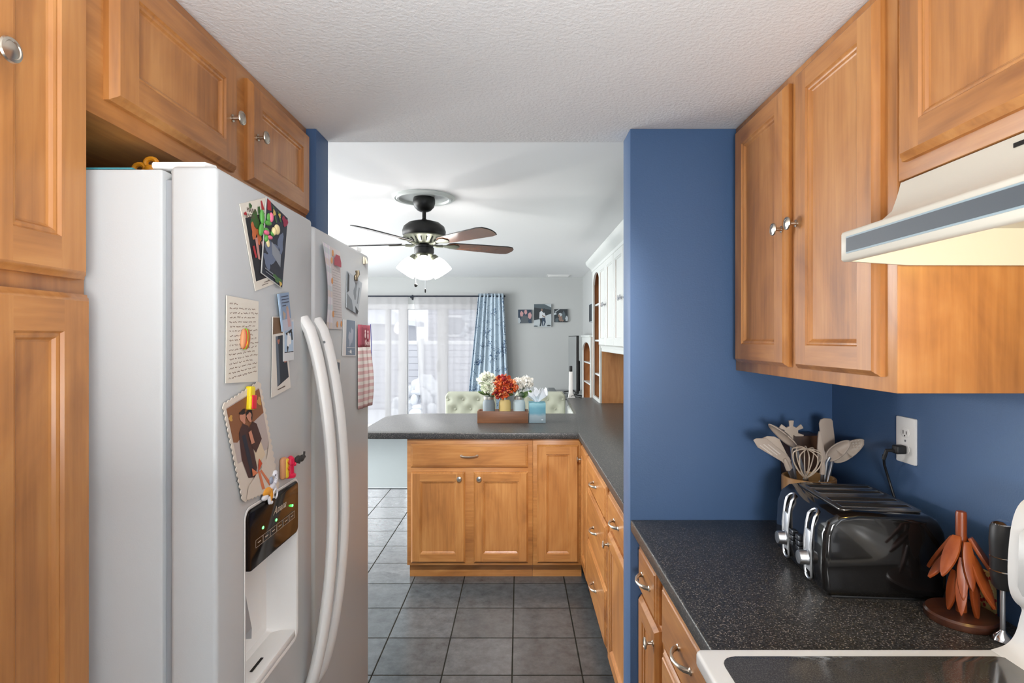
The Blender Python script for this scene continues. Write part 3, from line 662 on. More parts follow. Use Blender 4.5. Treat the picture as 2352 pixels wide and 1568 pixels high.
# fridge door side
YB = FX
pad = thing('list_pad', 'curled white shopping list pad with plaid edge on the fridge door', 'notepad', (FX + .01, 1.43, 1.51))
def padf(u, v):
    y = (1.320 + .021 * v) * (1 - u) + (1.474 + .012 * v) * u; z = 1.714 - .204 * v
    x = FX + .003 + .015 * (1 - u) ** 2 * math.sin(math.pi * (.15 + .70 * v)) + .002 * v * v
    return (x, y, z)
b = MB()
for (u0, u1, mi) in ((0, .42, 1), (.42, 1, 0)):
    b.mi = mi; b.grid(lambda u, v: padf(u0 + (u1 - u0) * u, v), 8, 20)
def _plaid(nt, N, L, b):
    tc = N.new('ShaderNodeTexCoord'); s = N.new('ShaderNodeSeparateXYZ'); L.new(tc.outputs['Object'], s.inputs[0])
    def stripe(out, k, w):
        m = N.new('ShaderNodeMath'); m.operation = 'MULTIPLY'; m.inputs[1].default_value = k; L.new(out, m.inputs[0])
        f_ = N.new('ShaderNodeMath'); f_.operation = 'FRACT'; L.new(m.outputs[0], f_.inputs[0]); g = N.new('ShaderNodeMath'); g.operation = 'LESS_THAN'; g.inputs[1].default_value = w; L.new(f_.outputs[0], g.inputs[0]); return g
    a = stripe(s.outputs[2], 22, .3); c = stripe(s.outputs[2], 13, .2); d = stripe(s.outputs[1], 30, .4)
    def mixc(fac, c1, c2o, col, amt):
        m = N.new('ShaderNodeMath'); m.operation = 'MULTIPLY'; m.inputs[1].default_value = amt; L.new(fac.outputs[0], m.inputs[0])
        x = N.new('ShaderNodeMix'); x.data_type = 'RGBA'; L.new(m.outputs[0], x.inputs[0])
        if c2o: L.new(c2o, x.inputs[6])
        else: x.inputs[6].default_value = c1
        x.inputs[7].default_value = col; return x.outputs[2]
    o = mixc(a, S(238, 236, 240), None, S(204, 222, 222), .7); o = mixc(c, None, o, S(232, 210, 190), .6); o = mixc(d, None, o, S(214, 206, 226), .5); L.new(o, b.inputs['Base Color'])
b.build('page', [flat('pad_page', (218, 212, 210)), build_node_mat('pastel_plaid', _plaid)], pad)
b = MB()
for k in range(19):
    v = .27 + k * .032; a0, a1 = padf(.47, v), padf(.97, v)
    b.add([Vector(a0) + Vector((.0006, 0, 0)), Vector(a1) + Vector((.0006, 0, 0)), Vector(a1) + Vector((.0006, 0, -.0007)), Vector(a0) + Vector((.0006, 0, -.0007))], [[0, 1, 2, 3]])
b.build('ruled_lines', flat('rule_grey', (150, 144, 142)), pad)
b = MB()
c0 = padf(.72, .155); b.prism([(c0[1] - .026, c0[2] - .012), (c0[1] + .026, c0[2] - .012), (c0[1] + .026, c0[2] + .0), (c0[1] + .014, c0[2] + .016), (c0[1] - .014, c0[2] + .016), (c0[1] - .026, c0[2] + .004)], 0, .0006, M=F_RX(c0[0] + .006, 0, 0))
b.build('banner', flat('banner_red', (176, 84, 96)), pad)
for (u, v) in ((.55, .07), (.9, .10), (.45, .17), (.4, .42), (.42, .82), (.68, .94), (.92, .93)):
    c0 = padf(u, v); b = MB(); b.prism(circ(.006, 12, c0[1], c0[2], .008), 0, .0006, M=F_RX(c0[0] + .0012, 0, 0)); b.build('pumpkin_print', flat('pumpkin', (222, 160, 104)), pad)
q = [(798, 622), (832, 650), (831, 700), (797, 706)]; q = [(798, 622), (832, 650), (822, 722), (796, 706)]; f = quadmap(q)
sheet(q, 'photo_print', [flat('bw_pale', (176, 182, 186)), flat('bw_dark', (64, 66, 68)), flat('bw_mid', (128, 134, 138))], 'black and white photo under the metal clip, far side of the fridge door', 'photo',
      [(1, [f(0, 0), f(.14, .08), f(.16, .5), f(0, .6)]), (2, [f(0, .6), f(.4, .7), f(.6, 1), f(0, 1)]), (2, blob(f, .6, .4, .1, .25)), (1, [f(.7, .8), f(1, .9), f(.95, 1), f(.8, 1)]), (2, rect(f, .8, .2, .88, .7))], off=.004)
k = at(818, 634, .008); b = MB(Matrix.Translation(k)); b.box((-.004, -.009, -.013), (.004, .009, .003), .003, 3); b.tube([(0, 0, -.002), (.005, 0, .006), (.003, 0, .016)], .006, 10, flat=.5)
solid('clip_magnet', b, mat('antique_metal', S(120, 108, 88), .35, .9), 'dark metal clip holding the black and white photo', 'clip')
k = at(839, 598, .006); b = MB(Matrix.Translation(k)); b.box((-.005, -.009, -.012), (.000, .006, .011), .002, 3); b.tube([(.000, 0, .008), (.003, .002, -.002), (.004, .003, -.009)], .003, 8)
solid('hook_magnet', b, mat('bone_plastic', S(200, 192, 170), .4), 'small pale hook magnet in the top far corner of the fridge door', 'magnet')
q = [(789, 733), (817, 737), (817, 817), (787, 817)]; f = quadmap(q)
sheet(q, 'song_card', [PAPERW, flat('song_blue', (128, 142, 158)), flat('song_pale', (176, 182, 194)), PAPERW], 'white-edged slate blue card with a play button, middle of the fridge door', 'card',
      [(1, rect(f, .25, .0, .97, .98)), (2, blob(f, .55, .5, .12, .2)), (2, blob(f, .7, .4, .1, .2)), (3, rect(f, .3, .76, .92, .77)), (3, blob(f, .6, .88, .08, .05)), (2, blob(f, .42, .88, .03, .015)), (2, blob(f, .78, .88, .03, .015))], off=.003)
q = [(766, 824), (782, 826), (781, 892), (768, 890)]; f = quadmap(q)
sheet(q, 'photo_strip', [flat('strip_paper', (222, 216, 206)), flat('strip_dark', (38, 44, 54)), flat('strip_grey', (96, 106, 118))], 'short narrow photo strip with a yellow flower magnet, beside the right door handle', 'photo', [(2, rect(f, .15, .1, .9, .95)), (1, blob(f, .45, .6, .3, .25)), (0, blob(f, .5, .5, .15, .12))], off=.003)
k = at(774, 880, .010); b = MB(Matrix.Translation(k))
for i in range(5): b.ball((0, .009 * math.cos(R(72 * i)), .010 * math.sin(R(72 * i))), (.005, .008, .008), 10)
b.ball((.004, 0, 0), .005, 10); solid('flower_magnet', b, flat('flower_yellow', (198, 176, 104), .5), 'yellow flower magnet on the narrow photo strip', 'magnet')
# holiday hanging
tw = thing('kitchen_towel', 'red-topped pink and white checked towel hanging on the fridge door edge', 'towel', (FX + .01, 1.69, 1.30))
ty0, tz1 = onX(823, 745, FX + .006); ty1 = 1.752; tz2 = onX(826, 797, FX + .006)[1]; tz3 = onX(824, 940, FX + .006)[1]
def twf(u, v, z0, z1): return (FX + .006 + .006 * math.sin(u * 9) ** 2 + .012 * math.sin(math.pi * v * .8) * u, ty0 + (ty1 - ty0) * u, z0 + (z1 - z0) * v)
b = MB(); b.grid(lambda u, v: twf(u, 0, tz1 + (tz2 - tz1) * v, tz1 + (tz2 - tz1) * v), 8, 6); b.mi = 1
b.grid(lambda u, v: Vector(twf(u, v, tz2, tz3)), 12, 16)
def _ging(nt, N, L, b):
    tc = N.new('ShaderNodeTexCoord'); s = N.new('ShaderNodeSeparateXYZ'); L.new(tc.outputs['Object'], s.inputs[0]); o = []
    for ax, k in ((2, 50), (1, 50)):
        m = N.new('ShaderNodeMath'); m.operation = 'MULTIPLY'; m.inputs[1].default_value = k; L.new(s.outputs[ax], m.inputs[0]); f_ = N.new('ShaderNodeMath'); f_.operation = 'FRACT'; L.new(m.outputs[0], f_.inputs[0]); g = N.new('ShaderNodeMath'); g.operation = 'LESS_THAN'; g.inputs[1].default_value = .5; L.new(f_.outputs[0], g.inputs[0]); o.append(g)
    ml = N.new('ShaderNodeMath'); ml.operation = 'MULTIPLY_ADD'; ml.inputs[1].default_value = .14; L.new(o[1].outputs[0], ml.inputs[0]); m2 = N.new('ShaderNodeMath'); m2.operation = 'MULTIPLY'; m2.inputs[1].default_value = .86; L.new(o[0].outputs[0], m2.inputs[0]); L.new(m2.outputs[0], ml.inputs[2])
    x = N.new('ShaderNodeMix'); x.data_type = 'RGBA'; x.inputs[6].default_value = S(200, 193, 186); x.inputs[7].default_value = S(186, 148, 146); L.new(ml.outputs[0], x.inputs[0]); L.new(x.outputs[2], b.inputs['Base Color']); b.inputs['Roughness'].default_value = .9
tc_ = b.build('cloth', [flat('towel_red', (150, 72, 84), .9), build_node_mat('pink_gingham', _ging)], tw); md = tc_.modifiers.new('s', 'SOLIDIFY'); md.thickness = .002; md.offset = -1
b = MB(); b.text('Noel', .026, F_RX(FX + .0145, (ty0 + ty1) / 2 + .004, tz2 + .012), .0003)
for (y, z, a, c) in ((ty0 + .045, tz2 + .034, .006, .008), (ty0 + .075, tz2 + .032, .006, .009)):
    b.ball((FX + .014, y, z), (.0015, a, c), 12); b.ball((FX + .014, y, z + c + .004), (.0015, a * .8, a * .8), 12)
b.build('print', flat('towel_print', (196, 166, 164), .9), tw)
b = MB(); b.tube([(FX + .009, ty1 + .001, tz1 + .004), (FX + .012, ty1 + .006, (tz1 + tz3) / 2), (FX + .008, ty1 + .003, tz3 + .02)], .0012, 6); b.build('edge_piping', flat('navy_piping', (40, 40, 110)), tw)
# ------------------------------------------------------------------ right side of the kitchen
uc = thing('wall_cabinet', 'maple two-door wall cabinet between the blue wall and the range hood', 'cabinet', (.84, 1.395, 1.386))
b = MB(); b.box((.685, 1.0165, 1.386), (.991, 1.7735, KC - .002), .0015); b.build('cabinet_body', WZ, uc)
make_door(uc, 1.738 - 1.408, 2.125 - 1.414, F_LX(.685, 1.738, 1.414), WY, knob=(.316, .348))
make_door(uc, 1.362 - 1.050, 2.125 - 1.414, F_LX(.685, 1.362, 1.414), WY, knob=(.014, .348))
hc_ = thing('wall_cabinet', 'short maple cabinet above the range hood, top right', 'cabinet', (.84, .635, 1.768))
b = MB(); b.box((.685, .254, 1.768), (.991, 1.0145, KC - .002), .0015); b.build('cabinet_body', WY, hc_)
make_door(hc_, .992 - .655, 2.125 - 1.797, F_LX(.685, .992, 1.797), WY)
make_door(hc_, .615 - .278, 2.125 - 1.797, F_LX(.685, .615, 1.797), WY)

# range hood
HOODC = mat('almond_enamel', S(214, 208, 194), .35)
hd_ = thing('range_hood', 'cream range hood with a dark grey front band, lit underneath', 'range hood', (.80, .635, 1.616))
h0, h1 = .256, 1.012
pr = [(.991, 1.766), (.688, 1.766), (.681, 1.74), (.672, 1.715), (.655, 1.700), (.628, 1.689), (.583, 1.676), (.581, 1.672), (.581, 1.627), (.585, 1.6235), (.595, 1.6235), (.597, 1.66), (.69, 1.683), (.98, 1.683), (.98, 1.6165), (.991, 1.6165)]
b = MB(); b.prism([(x, z) for x, z in pr], -h1 + .006, -h0 - .006, M=FR((0, 0, 0), (1, 0, 0), (0, 0, 1)))
for y in (h0, h1 - .006):
    # end plates
    pe = [(.991, 1.766), (.688, 1.766), (.681, 1.74), (.672, 1.715), (.655, 1.700), (.628, 1.689), (.583, 1.676), (.581, 1.672), (.581, 1.627), (.585, 1.6235), (.60, 1.6235), (.70, 1.617), (.991, 1.6165)]
    b.prism(pe, -y - .006, -y, M=FR((0, 0, 0), (1, 0, 0), (0, 0, 1)))
b.build('hood_body', HOODC, hd_, angle=50)
b = MB(F_LX(.581, h1 - .016, 1.636)); b.prism(rrect(0, 0, .70, .030, .002), 0, .0012); b.build('band_edge', mat('pale_steel_blue', S(150, 168, 176), .4), hd_)
b = MB(F_LX(.581, h1 - .018, 1.639)); b.box((0, 0, 0), (.696, .024, .002)); b.build('front_band', mat('charcoal_band', S(74, 80, 86), .42), hd_)
for r in range(3):
    for c in range(9):
        b = MB(F_LX(.6865, .775 - c * .042, 1.7115 + .012 + r * .0125)); b.box((0, 0, 0), (.034, .006, .0045)); b.build('vent_slot', DARKH, hd_)
b = MB(); b.box((.70, .56, 1.672), (.86, .76, 1.682), .004); b.build('lamp_lens', mat('warm_lens', S(255, 220, 140), .4, emit=(1, .72, .28, 1), estr=3), hd_)

# base cabinets by the blue wall
bc1 = thing('base_cabinet', 'narrow maple base cabinet with one drawer and a door, against the blue wall', 'cabinet', (.69, 1.63, 0))
b = MB(); b.box((.392, 1.502, .1), (.991, 1.7735, .8755), .001); b.box((.46, 1.502, 0), (.991, 1.7735, .1)); b.build('cabinet_body', WZ, bc1)
make_drawer(bc1, 1.760 - 1.534, .846 - .702, F_LX(.392, 1.760, .702), WY, pull=0)
make_door(bc1, 1.760 - 1.534, .685 - .13, F_LX(.392, 1.760, .13), WY, knob=(.2, .51))
bc2 = thing('base_cabinet', 'maple drawer base beside the stove', 'cabinet', (.69, 1.26, 0))
b = MB(); b.box((.392, 1.022, .1), (.991, 1.5005, .8755), .001); b.box((.46, 1.022, 0), (.991, 1.5005, .1)); b.build('cabinet_body', WZ, bc2)
for (z0, z1) in ((.684, .846), (.41, .670), (.13, .396)):
    make_drawer(bc2, 1.476 - 1.052, z1 - z0, F_LX(.392, 1.476, z0), WY, pull=0)
b = MB(); b.prism([(.353, 1.018), (.991, 1.018), (.991, 1.7745), (.353, 1.7745)], .876, .914, .006, 3)
solid('countertop', b, COUNTER, 'dark speckled countertop under the black toaster', 'countertop')

# range
st = thing('kitchen_range', 'white electric range with a dark glass top, lower right corner', 'stove', (.66, .635, 0))
s0, s1 = .254, 1.0165
b = MB(); b.box((.352, s0 + .004, .10), (.985, s1 - .004, .895), .006); b.box((.40, s0 + .01, 0), (.98, s1 - .01, .10)); b.build('range_body', PLAST, st)
b = MB(); b.prism(rrect(.318, s0, .985, s1, .012), .897, .9245, .006, 3); b.build('cooktop_rim', PLAST, st)
def _ctg(nt, N, L, b):
    tc = N.new('ShaderNodeTexCoord'); n = N.new('ShaderNodeTexNoise'); n.inputs['Scale'].default_value = 420; n.inputs['Detail'].default_value = 2; L.new(tc.outputs['Object'], n.inputs['Vector'])
    cr = N.new('ShaderNodeValToRGB'); e = cr.color_ramp.elements; e[0].position = .45; e[0].color = S(68, 65, 61); e[1].position = .75; e[1].color = S(100, 95, 89); L.new(n.outputs['Fac'], cr.inputs[0]); L.new(cr.outputs[0], b.inputs['Base Color']); b.inputs['Roughness'].default_value = .12
b = MB(); b.prism(rrect(.352, s0 + .03, .868, s1 - .026, .03), .9240, .9258, .0006); gt = b.build('glass_top', build_node_mat('speckled_ceramic_glass', _ctg), st)
for (x, y, r) in ((.49, .80, .10), (.74, .83, .075), (.49, .45, .075), (.74, .46, .10)):
    b = MB(); b.prism(circ(r, 48, x, y), .9256, .9261); b.build('burner_mark', mat('burner_grey', S(46, 45, 44), .15), st)
bgp = [(.989, .926), (.989, 1.198), (.925, 1.203), (.900, 1.190), (.886, 1.150), (.880, 1.08), (.882, 1.035), (.892, 1.012), (.908, 1.000), (.903, .985), (.896, .955), (.880, .934), (.85, .925)]
for _ in range(2):
    q = [bgp[0], bgp[1]]
    for k in range(1, len(bgp) - 1):
        (x0, z0), (x1, z1) = bgp[k], bgp[k + 1]; q += [(x0 * .75 + x1 * .25, z0 * .75 + z1 * .25), (x0 * .25 + x1 * .75, z0 * .25 + z1 * .75)]
    bgp = q + [bgp[-1]]
b = MB(); b.prism(bgp, -s1 + .004, -s0 - .004, .004, 2, M=FR((0, 0, 0), (1, 0, 0), (0, 0, 1))); b.build('back_console', PLAST, st, angle=60)
b = MB(); b.prism([(.9, 1.17), (.878, 1.14), (.876, 1.05), (.89, 1.02)], -s1 + .03, -s0 - .03, M=FR((0, 0, 0), (1, 0, 0), (0, 0, 1))); b.build('control_strip', mat('console_grey', S(196, 196, 194), .35), st)
b = MB(F_LX(.352, s1 - .02, .17)); b.box((0, 0, 0), (.722, .60, .028), .006); od = b.build('oven_door', PLAST, st)
b = MB(F_LX(.322, s1 - .06, .74)); b.tube([(0, 0, -.002), (.0, 0, .03), (.64, 0, .03), (.64, 0, -.002)], .009, 10); b.build('handle', PLAST, od)
b = MB(F_LX(.324, s1 - .14, .30)); b.box((0, 0, 0), (.48, .28, .0015)); b.build('window', BLACKG, od)

# outlet, plug and cord, toaster
ot = thing('wall_outlet', 'white double electrical outlet on the blue wall above the toaster', 'outlet', (XR - .003, 1.434, 1.166))
b = MB(F_LX(XR - .0005, 1.470, 1.168)); b.prism(rrect(0, 0, .072, .117, .004), 0, .005, .002, bevtop=True); b.build('cover_plate', PLAST, ot)
for z in (.036, .078):
    b = MB(F_LX(XR - .0055, 1.470, 1.168)); b.prism(circ(.0155, 20, .036, z, .0135), 0, .0015, .0005, bevtop=True); rc = b.build('receptacle', PLAST, ot)
    b = MB(F_LX(XR - .0071, 1.470, 1.168)); b.box((.029, z - .004, 0), (.031, z + .005, .0004)); b.box((.041, z - .004, 0), (.043, z + .004, .0004)); b.prism(circ(.002, 10, .036, z - .008), 0, .0004); b.build('slot', DARKH, rc)
b = MB(F_LX(XR - .0055, 1.470, 1.168)); b.prism(circ(.003, 12, .036, .057), 0, .001); b.build('screw', STEEL, ot)

TL_, TW_, TH_ = .262, .282, .190
ta = R(-4.6); tU = Vector((math.cos(ta), math.sin(ta), 0)); tW = Vector((-math.sin(ta), math.cos(ta), 0))
TO = Vector((.670, 1.231, .9145)); TM = FR(TO, tU, tW, (0, 0, 1))       # local x = length, y = width, z = up
tt = thing('toaster', 'black four-slot toaster with two chrome lever tracks, on the near countertop', 'toaster', (.82, 1.36, .9145))
BLK = mat('toaster_black', S(15, 14, 14), .10, coat=.4)
prf = [(.012, .004), (.25, .004), (.258, .03), (.260, .11), (.254, .150), (.240, .176), (.222, .1855), (.07, .190), (.03, .184), (.010, .168), (.000, .14), (-.004, .06), (.0, .02)]
Mp = TM @ FR((0, 0, 0), (1, 0, 0), (0, 0, 1))
b = MB(Mp); b.prism(prf, -TW_, 0, .014, 4); b.build('toaster_body', BLK, tt, angle=50)
b = MB(TM); b.prism(rrect(.045, .026, .222, TW_ - .026, .012), .1868, .1905, .001); b.build('top_plate', mat('smoked_steel', S(120, 116, 112), .25, .85), tt)
for k in range(4):
    y = .048 + k * .0505 + (.012 if k > 1 else -.002)
    b = MB(TM); b.box((.058, y, .1900), (.210, y + .026, .1910)); b.build('bread_slot', DARKH, tt)
    b = MB(TM)
    b.tube([(.058, y, .1908), (.210, y, .1908), (.210, y + .026, .1908), (.058, y + .026, .1908)], .0011, 6, closed=True); b.build('slot_rim', CHROME, tt)
for y in (.073, .203):
    b = MB(TM); pts = [(-.004, y - .017, .03), (-.0055, y - .017, .10), (-.001, y - .0165, .142)]
    for i in range(9):
        a = math.pi * i / 8; pts.append((.0035 + .012 * math.sin(a), y - .0165 * math.cos(a), .162 + .014 * math.sin(a)))
    pts += [(-.001, y + .0165, .142), (-.0055, y + .017, .10), (-.004, y + .017, .03)]
    for i in range(1, 8):
        a = math.pi * i / 8; pts.append((-.003, y + .017 * math.cos(a), .03 - .014 * math.sin(a)))
    b.tube(pts, .0034, 8, closed=True); b.build('lever_track', STEEL, tt)
    b = MB(TM); b.box((-.0055, y - .0135, .035), (.004, y + .0135, .128), .002); b.build('track_plate', mat('bright_satin', S(205, 208, 212), .38, .6), tt)
    b = MB(TM); b.lathe([(.017, 0), (.018, .003), (.0165, .006), (.0160, .018), (.0145, .021), (0, .0215)], o=(-.006, y, .064), axis=(-1, 0, 0), seg=28); b.build('browning_knob', STEEL, tt)
for y in (.112, .150):
    for k in range(3):
        b = MB(TM); b.box((-.010, y, .062 + k * .013), (-.001, y + .020, .073 + k * .013), .001); b.build('button', mat('button_grey', S(70, 72, 76), .25, .6), tt)
b = MB(TM); b.box((.02, .01, -.0005), (.245, TW_ - .01, .006), .002); b.build('base_plate', BLACKM, tt)
pz = 1.168 + .036; py_ = 1.434
b = MB(); b.box((XR - .034, py_ - .011, pz - .012), (XR - .008, py_ + .011, pz + .010), .004, 3); b.tube([(XR - .03, py_, pz - .004), (XR - .045, py_ + .012, pz - .006), (XR - .048, py_ + .02, pz - .03)], .005, 8); b.build('plug', BLACKM, tt)
b = MB(); b.tube([(XR - .048, py_ + .02, pz - .02), (XR - .03, py_ + .045, pz - .05), (XR - .012, py_ + .05, pz - .10), (XR - .008, py_ + .03, pz - .15), (XR - .010, py_ + .01, pz - .21), (XR - .016, py_ - .02, .925), (XR - .03, py_ - .05, .919), (.945, 1.36, .926)], .0032, 8); b.build('power_cord', BLACKM, tt)

# utensil crock
BAM = wood('bamboo_wood', 2, S(150, 104, 56), S(188, 140, 84), S(206, 160, 104), .45, .1, fig=.8)
UC = Vector((.828, 1.605, .9145))
b = MB(); b.lathe([(.0, 0), (.068, 0), (.070, .003), (.071, .175), (.069, .178), (.064, .178), (.063, .172), (.063, .01), (0, .01)], o=UC, seg=40)
solid('utensil_crock', b, BAM, 'light wooden crock holding kitchen utensils behind the toaster', 'utensil holder')
SIL = mat('taupe_silicone', S(176, 160, 146), .5); SIL2 = mat('taupe_silicone_light', S(188, 172, 156), .5)
def up(px, py, dy=0):
    Y = UC.y + dy; x, z = onY(px, py, Y); return Vector((x, Y, z))
def handle_part(root, neck, dy, foot, r=.0048, m=STEEL):
    b = MB(); a = Vector((UC.x + foot[0], UC.y + foot[1], .93)); b.tube([a, a.lerp(neck, .5), neck], [r, r, r * .9], 10); b.build('handle', m, root)
def utensil(name, label, cat, headpx, neckpx, dy, foot, th=.004, m=None, holes=(), m2=STEEL, bev=.0015):
    nk = up(*neckpx, dy); rt = thing(name, label, cat, (UC.x + foot[0], UC.y + foot[1], .93))
    P = [up(a, c, dy) for a, c in headpx]
    b = MB(F_FY(0, 0, UC.y + dy) if False else FR((0, UC.y + dy, 0), (1, 0, 0), (0, 0, 1)))
    b.prism([(p.x, p.z) for p in P], -th / 2, th / 2, bev); hd = b.build('head', m or SIL, rt)
    for h in holes:
        b = MB(FR((0, UC.y + dy - th / 2 - .0002, 0), (1, 0, 0), (0, 0, 1))); P = [up(a, c, dy) for a, c in h]; b.prism([(p.x, p.z) for p in P], -.0002, .0003); b.build('slot', mat('pale_slot', S(206, 196, 186), .6), hd)
    d = (nk - Vector((UC.x + foot[0], UC.y + foot[1], .93))).normalized()
    b = MB(); b.tube([nk - d * .020, nk + d * .002, nk + d * .016], [.0075, .007, .0045], 10); b.build('collar', m or SIL, rt)
    handle_part(rt, nk - d * .01, dy, foot, m=m2); return rt
utensil('slotted_turner', 'taupe slotted turner leaning furthest left in the utensil crock', 'spatula', [(1730, 1010), (1737, 1006), (1760, 1006), (1813, 1050), (1817, 1058), (1812, 1066), (1802, 1066), (1796, 1060), (1740, 1027)], (1806, 1064), -.020, (.018, .012), th=.003,
        holes=[[(1744, 1022), (1746, 1021), (1774, 1043), (1772, 1044)], [(1752, 1020), (1754, 1019), (1786, 1044), (1784, 1045)], [(1762, 1020), (1765, 1020), (1793, 1042), (1790, 1043)]])
utensil('solid_turner', 'plain taupe turner just behind the slotted turner', 'spatula', [(1750, 1006), (1762, 1001), (1778, 1002), (1790, 1008), (1806, 1040), (1815, 1054), (1811, 1060), (1800, 1056)], (1810, 1060), .003, (.02, .026), th=.004, m=SIL2)
rt = thing('serving_spoon', 'taupe serving spoon seen edge-on, rising above the slotted turner', 'spoon', (UC.x + .03, UC.y - .02, .93))
def spoon_head(rt, c, ax, side, nrm, L, W, D, m=SIL):
    ax = ax.normalized(); M = FR(c, side, ax, nrm); b = MB(M)
    def f(u, v):
        a = v * 2 * math.pi; r = u; w = W * (1 - .18 * math.sin(a)); return (r * w * math.cos(a), r * L * math.sin(a), -D * (1 - r * r))
    b.grid(f, 7, 26); o = b.build('bowl', m, rt); md = o.modifiers.new('s', 'SOLIDIFY'); md.thickness = .003; md.offset = 0; return o
tip, nk = up(1766, 974, -.004), up(1829, 1030, -.004); ax = (tip - nk)
spoon_head(rt, (tip + nk) / 2, ax, (ax.normalized().cross(Vector((-.45, -.25, -.85)))), Vector((-.55, -.45, -.7)).normalized(), ax.length / 2, .024, .014)
b = MB(); a = Vector((UC.x + .035, UC.y - .02, .93)); b.tube([a, nk], .0045, 10); b.build('handle', STEEL, rt)
# pasta server
rt = thing('pasta_server', 'taupe pasta server with prongs standing at the back of the crock', 'pasta server', (UC.x - .01, UC.y + .02, .93))
c = up(1817, 992, .035); M = FR(c, (1, 0, 0), (0, 0, 1)); b = MB(M)
P = []
for i in range(61):
    a = R(200) - R(220) * i / 60; k = .5 + .5 * math.cos((a - R(90)) * 6.2); r = .018 + .016 * (k > .55); P.append((r * math.cos(a) * 1.1, r * math.sin(a)))
P += [(.012, -.012), (.006, -.008), (.004, -.035), (-.004, -.035), (-.006, -.008), (-.012, -.012)]
b.prism(P, -.003, .003, .001); b.build('head', SIL2, rt)
b = MB(); b.tube([Vector((UC.x - .01, UC.y + .02, .93)), c + Vector((0, 0, -.03))], .0045, 10); b.build('handle', STEEL, rt)
utensil('spatula', 'upright taupe spatula with a wide square blade, tallest in the crock', 'spatula', [(1881, 972), (1884, 963), (1892, 960), (1908, 961), (1912, 966), (1917, 1010), (1917, 1024), (1902, 1040), (1898, 1040), (1886, 1024)], (1900, 1042), .045, (.012, .03), th=.005)
utensil('narrow_spatula', 'narrow taupe spatula in front of the wide square spatula', 'spatula', [(1879, 996), (1881, 990), (1884, 990), (1890, 1020), (1897, 1052), (1893, 1070), (1889, 1068), (1878, 1048), (1877, 1030)], (1890, 1072), -.046, (.016, -.024), th=.006)
rt = thing('serving_spoon', 'taupe solid spoon with its round bowl facing out, right of the narrow spatula', 'spoon', (UC.x + .02, UC.y - .01, .93))
c = up(1926, 1034, -.02); ax = up(1955, 1014, -.02) - up(1900, 1056, -.02)
spoon_head(rt, c, ax, Vector((ax.z, 0, -ax.x)).normalized(), Vector((0, -1, .0)), ax.length / 2, .0195, .012)
nk = up(1900, 1060, -.02); b = MB(); b.tube([Vector((UC.x + .02, UC.y - .01, .93)), nk, up(1906, 1050, -.02)], .0048, 10); b.build('handle', STEEL, rt)
rt = thing('skimmer', 'taupe skimmer with small round holes, leaning furthest right in the crock', 'skimmer', (UC.x + .025, UC.y + .01, .93))
c = up(1948, 1034, .01); ax = up(1986, 1012, .01) - up(1910, 1058, .01)
so = spoon_head(rt, c, ax, Vector((ax.z, 0, -ax.x)).normalized(), Vector((.1, -.9, .4)).normalized(), ax.length / 2, .023, .010, SIL2)
for i in range(3):
    for j in range(4):
        b = MB(); p = up(1958 + i * 7 + j * 1.5, 1012 + j * 6 + i * -.5, -.004); b.ball(p, (.0014, .0006, .0014), 8); b.build('hole', mat('pale_slot', S(206, 196, 186), .6), so)
nk = up(1912, 1058, .01); b = MB(); b.tube([Vector((UC.x + .025, UC.y + .01, .93)), nk, up(1920, 1052, .01)], .0048, 10); b.build('handle', STEEL, rt)
rt = thing('whisk', 'balloon whisk with pale wire loops at the front of the crock', 'whisk', (UC.x, UC.y - .03, .93))
Mw = FR(up(1850, 1098, -.045), (1, 0, 0), (-.07, -.25, 1.0), None)
for k in range(5):
    a = R(36 * k); b = MB(Mw); pts = []
    for i in range(25):
        t = math.pi * i / 24; r = .040 * math.sin(t) ** .8 * (1 if i <= 12 else 1); z = .088 * (1 - abs(1 - 2 * i / 24) ** 2.3) 
        s = -1 if i < 12 else 1; r = .038 * math.sin(math.pi * min(1, z / .088) * .5 + 0) if False else .036 * (math.sin(math.pi * (z / .088) ** .9 * .62) + .05) * (1 if i != 12 else 0)
        if z > .078: r *= max(0, (1 - ((z - .078) / .010) ** 2)) ** .5
        pts.append((s * r * math.cos(a), z, s * r * math.sin(a)))
    b.tube(pts, .0016, 6); b.build('wire_loop', mat('wire_beige', S(196, 178, 158), .4), rt)
b = MB(); b.tube([Vector((UC.x, UC.y - .02, .93)), up(1850, 1098, -.045)], .007, 12); b.build('handle', STEEL, rt)
# knife block
DKW = wood('dark_walnut', 2, S(50, 32, 20), S(70, 46, 30), S(90, 60, 40), .4, .2)
b = MB(FR((.868, 1.722, .9145), (1, 0, 0), (0, 1, 0))); b.box((-.050, -.035, 0), (.045, .035, .280), .003)
solid('wood_block', b, DKW, 'dark brown wooden block standing behind the utensil crock', 'knife block')

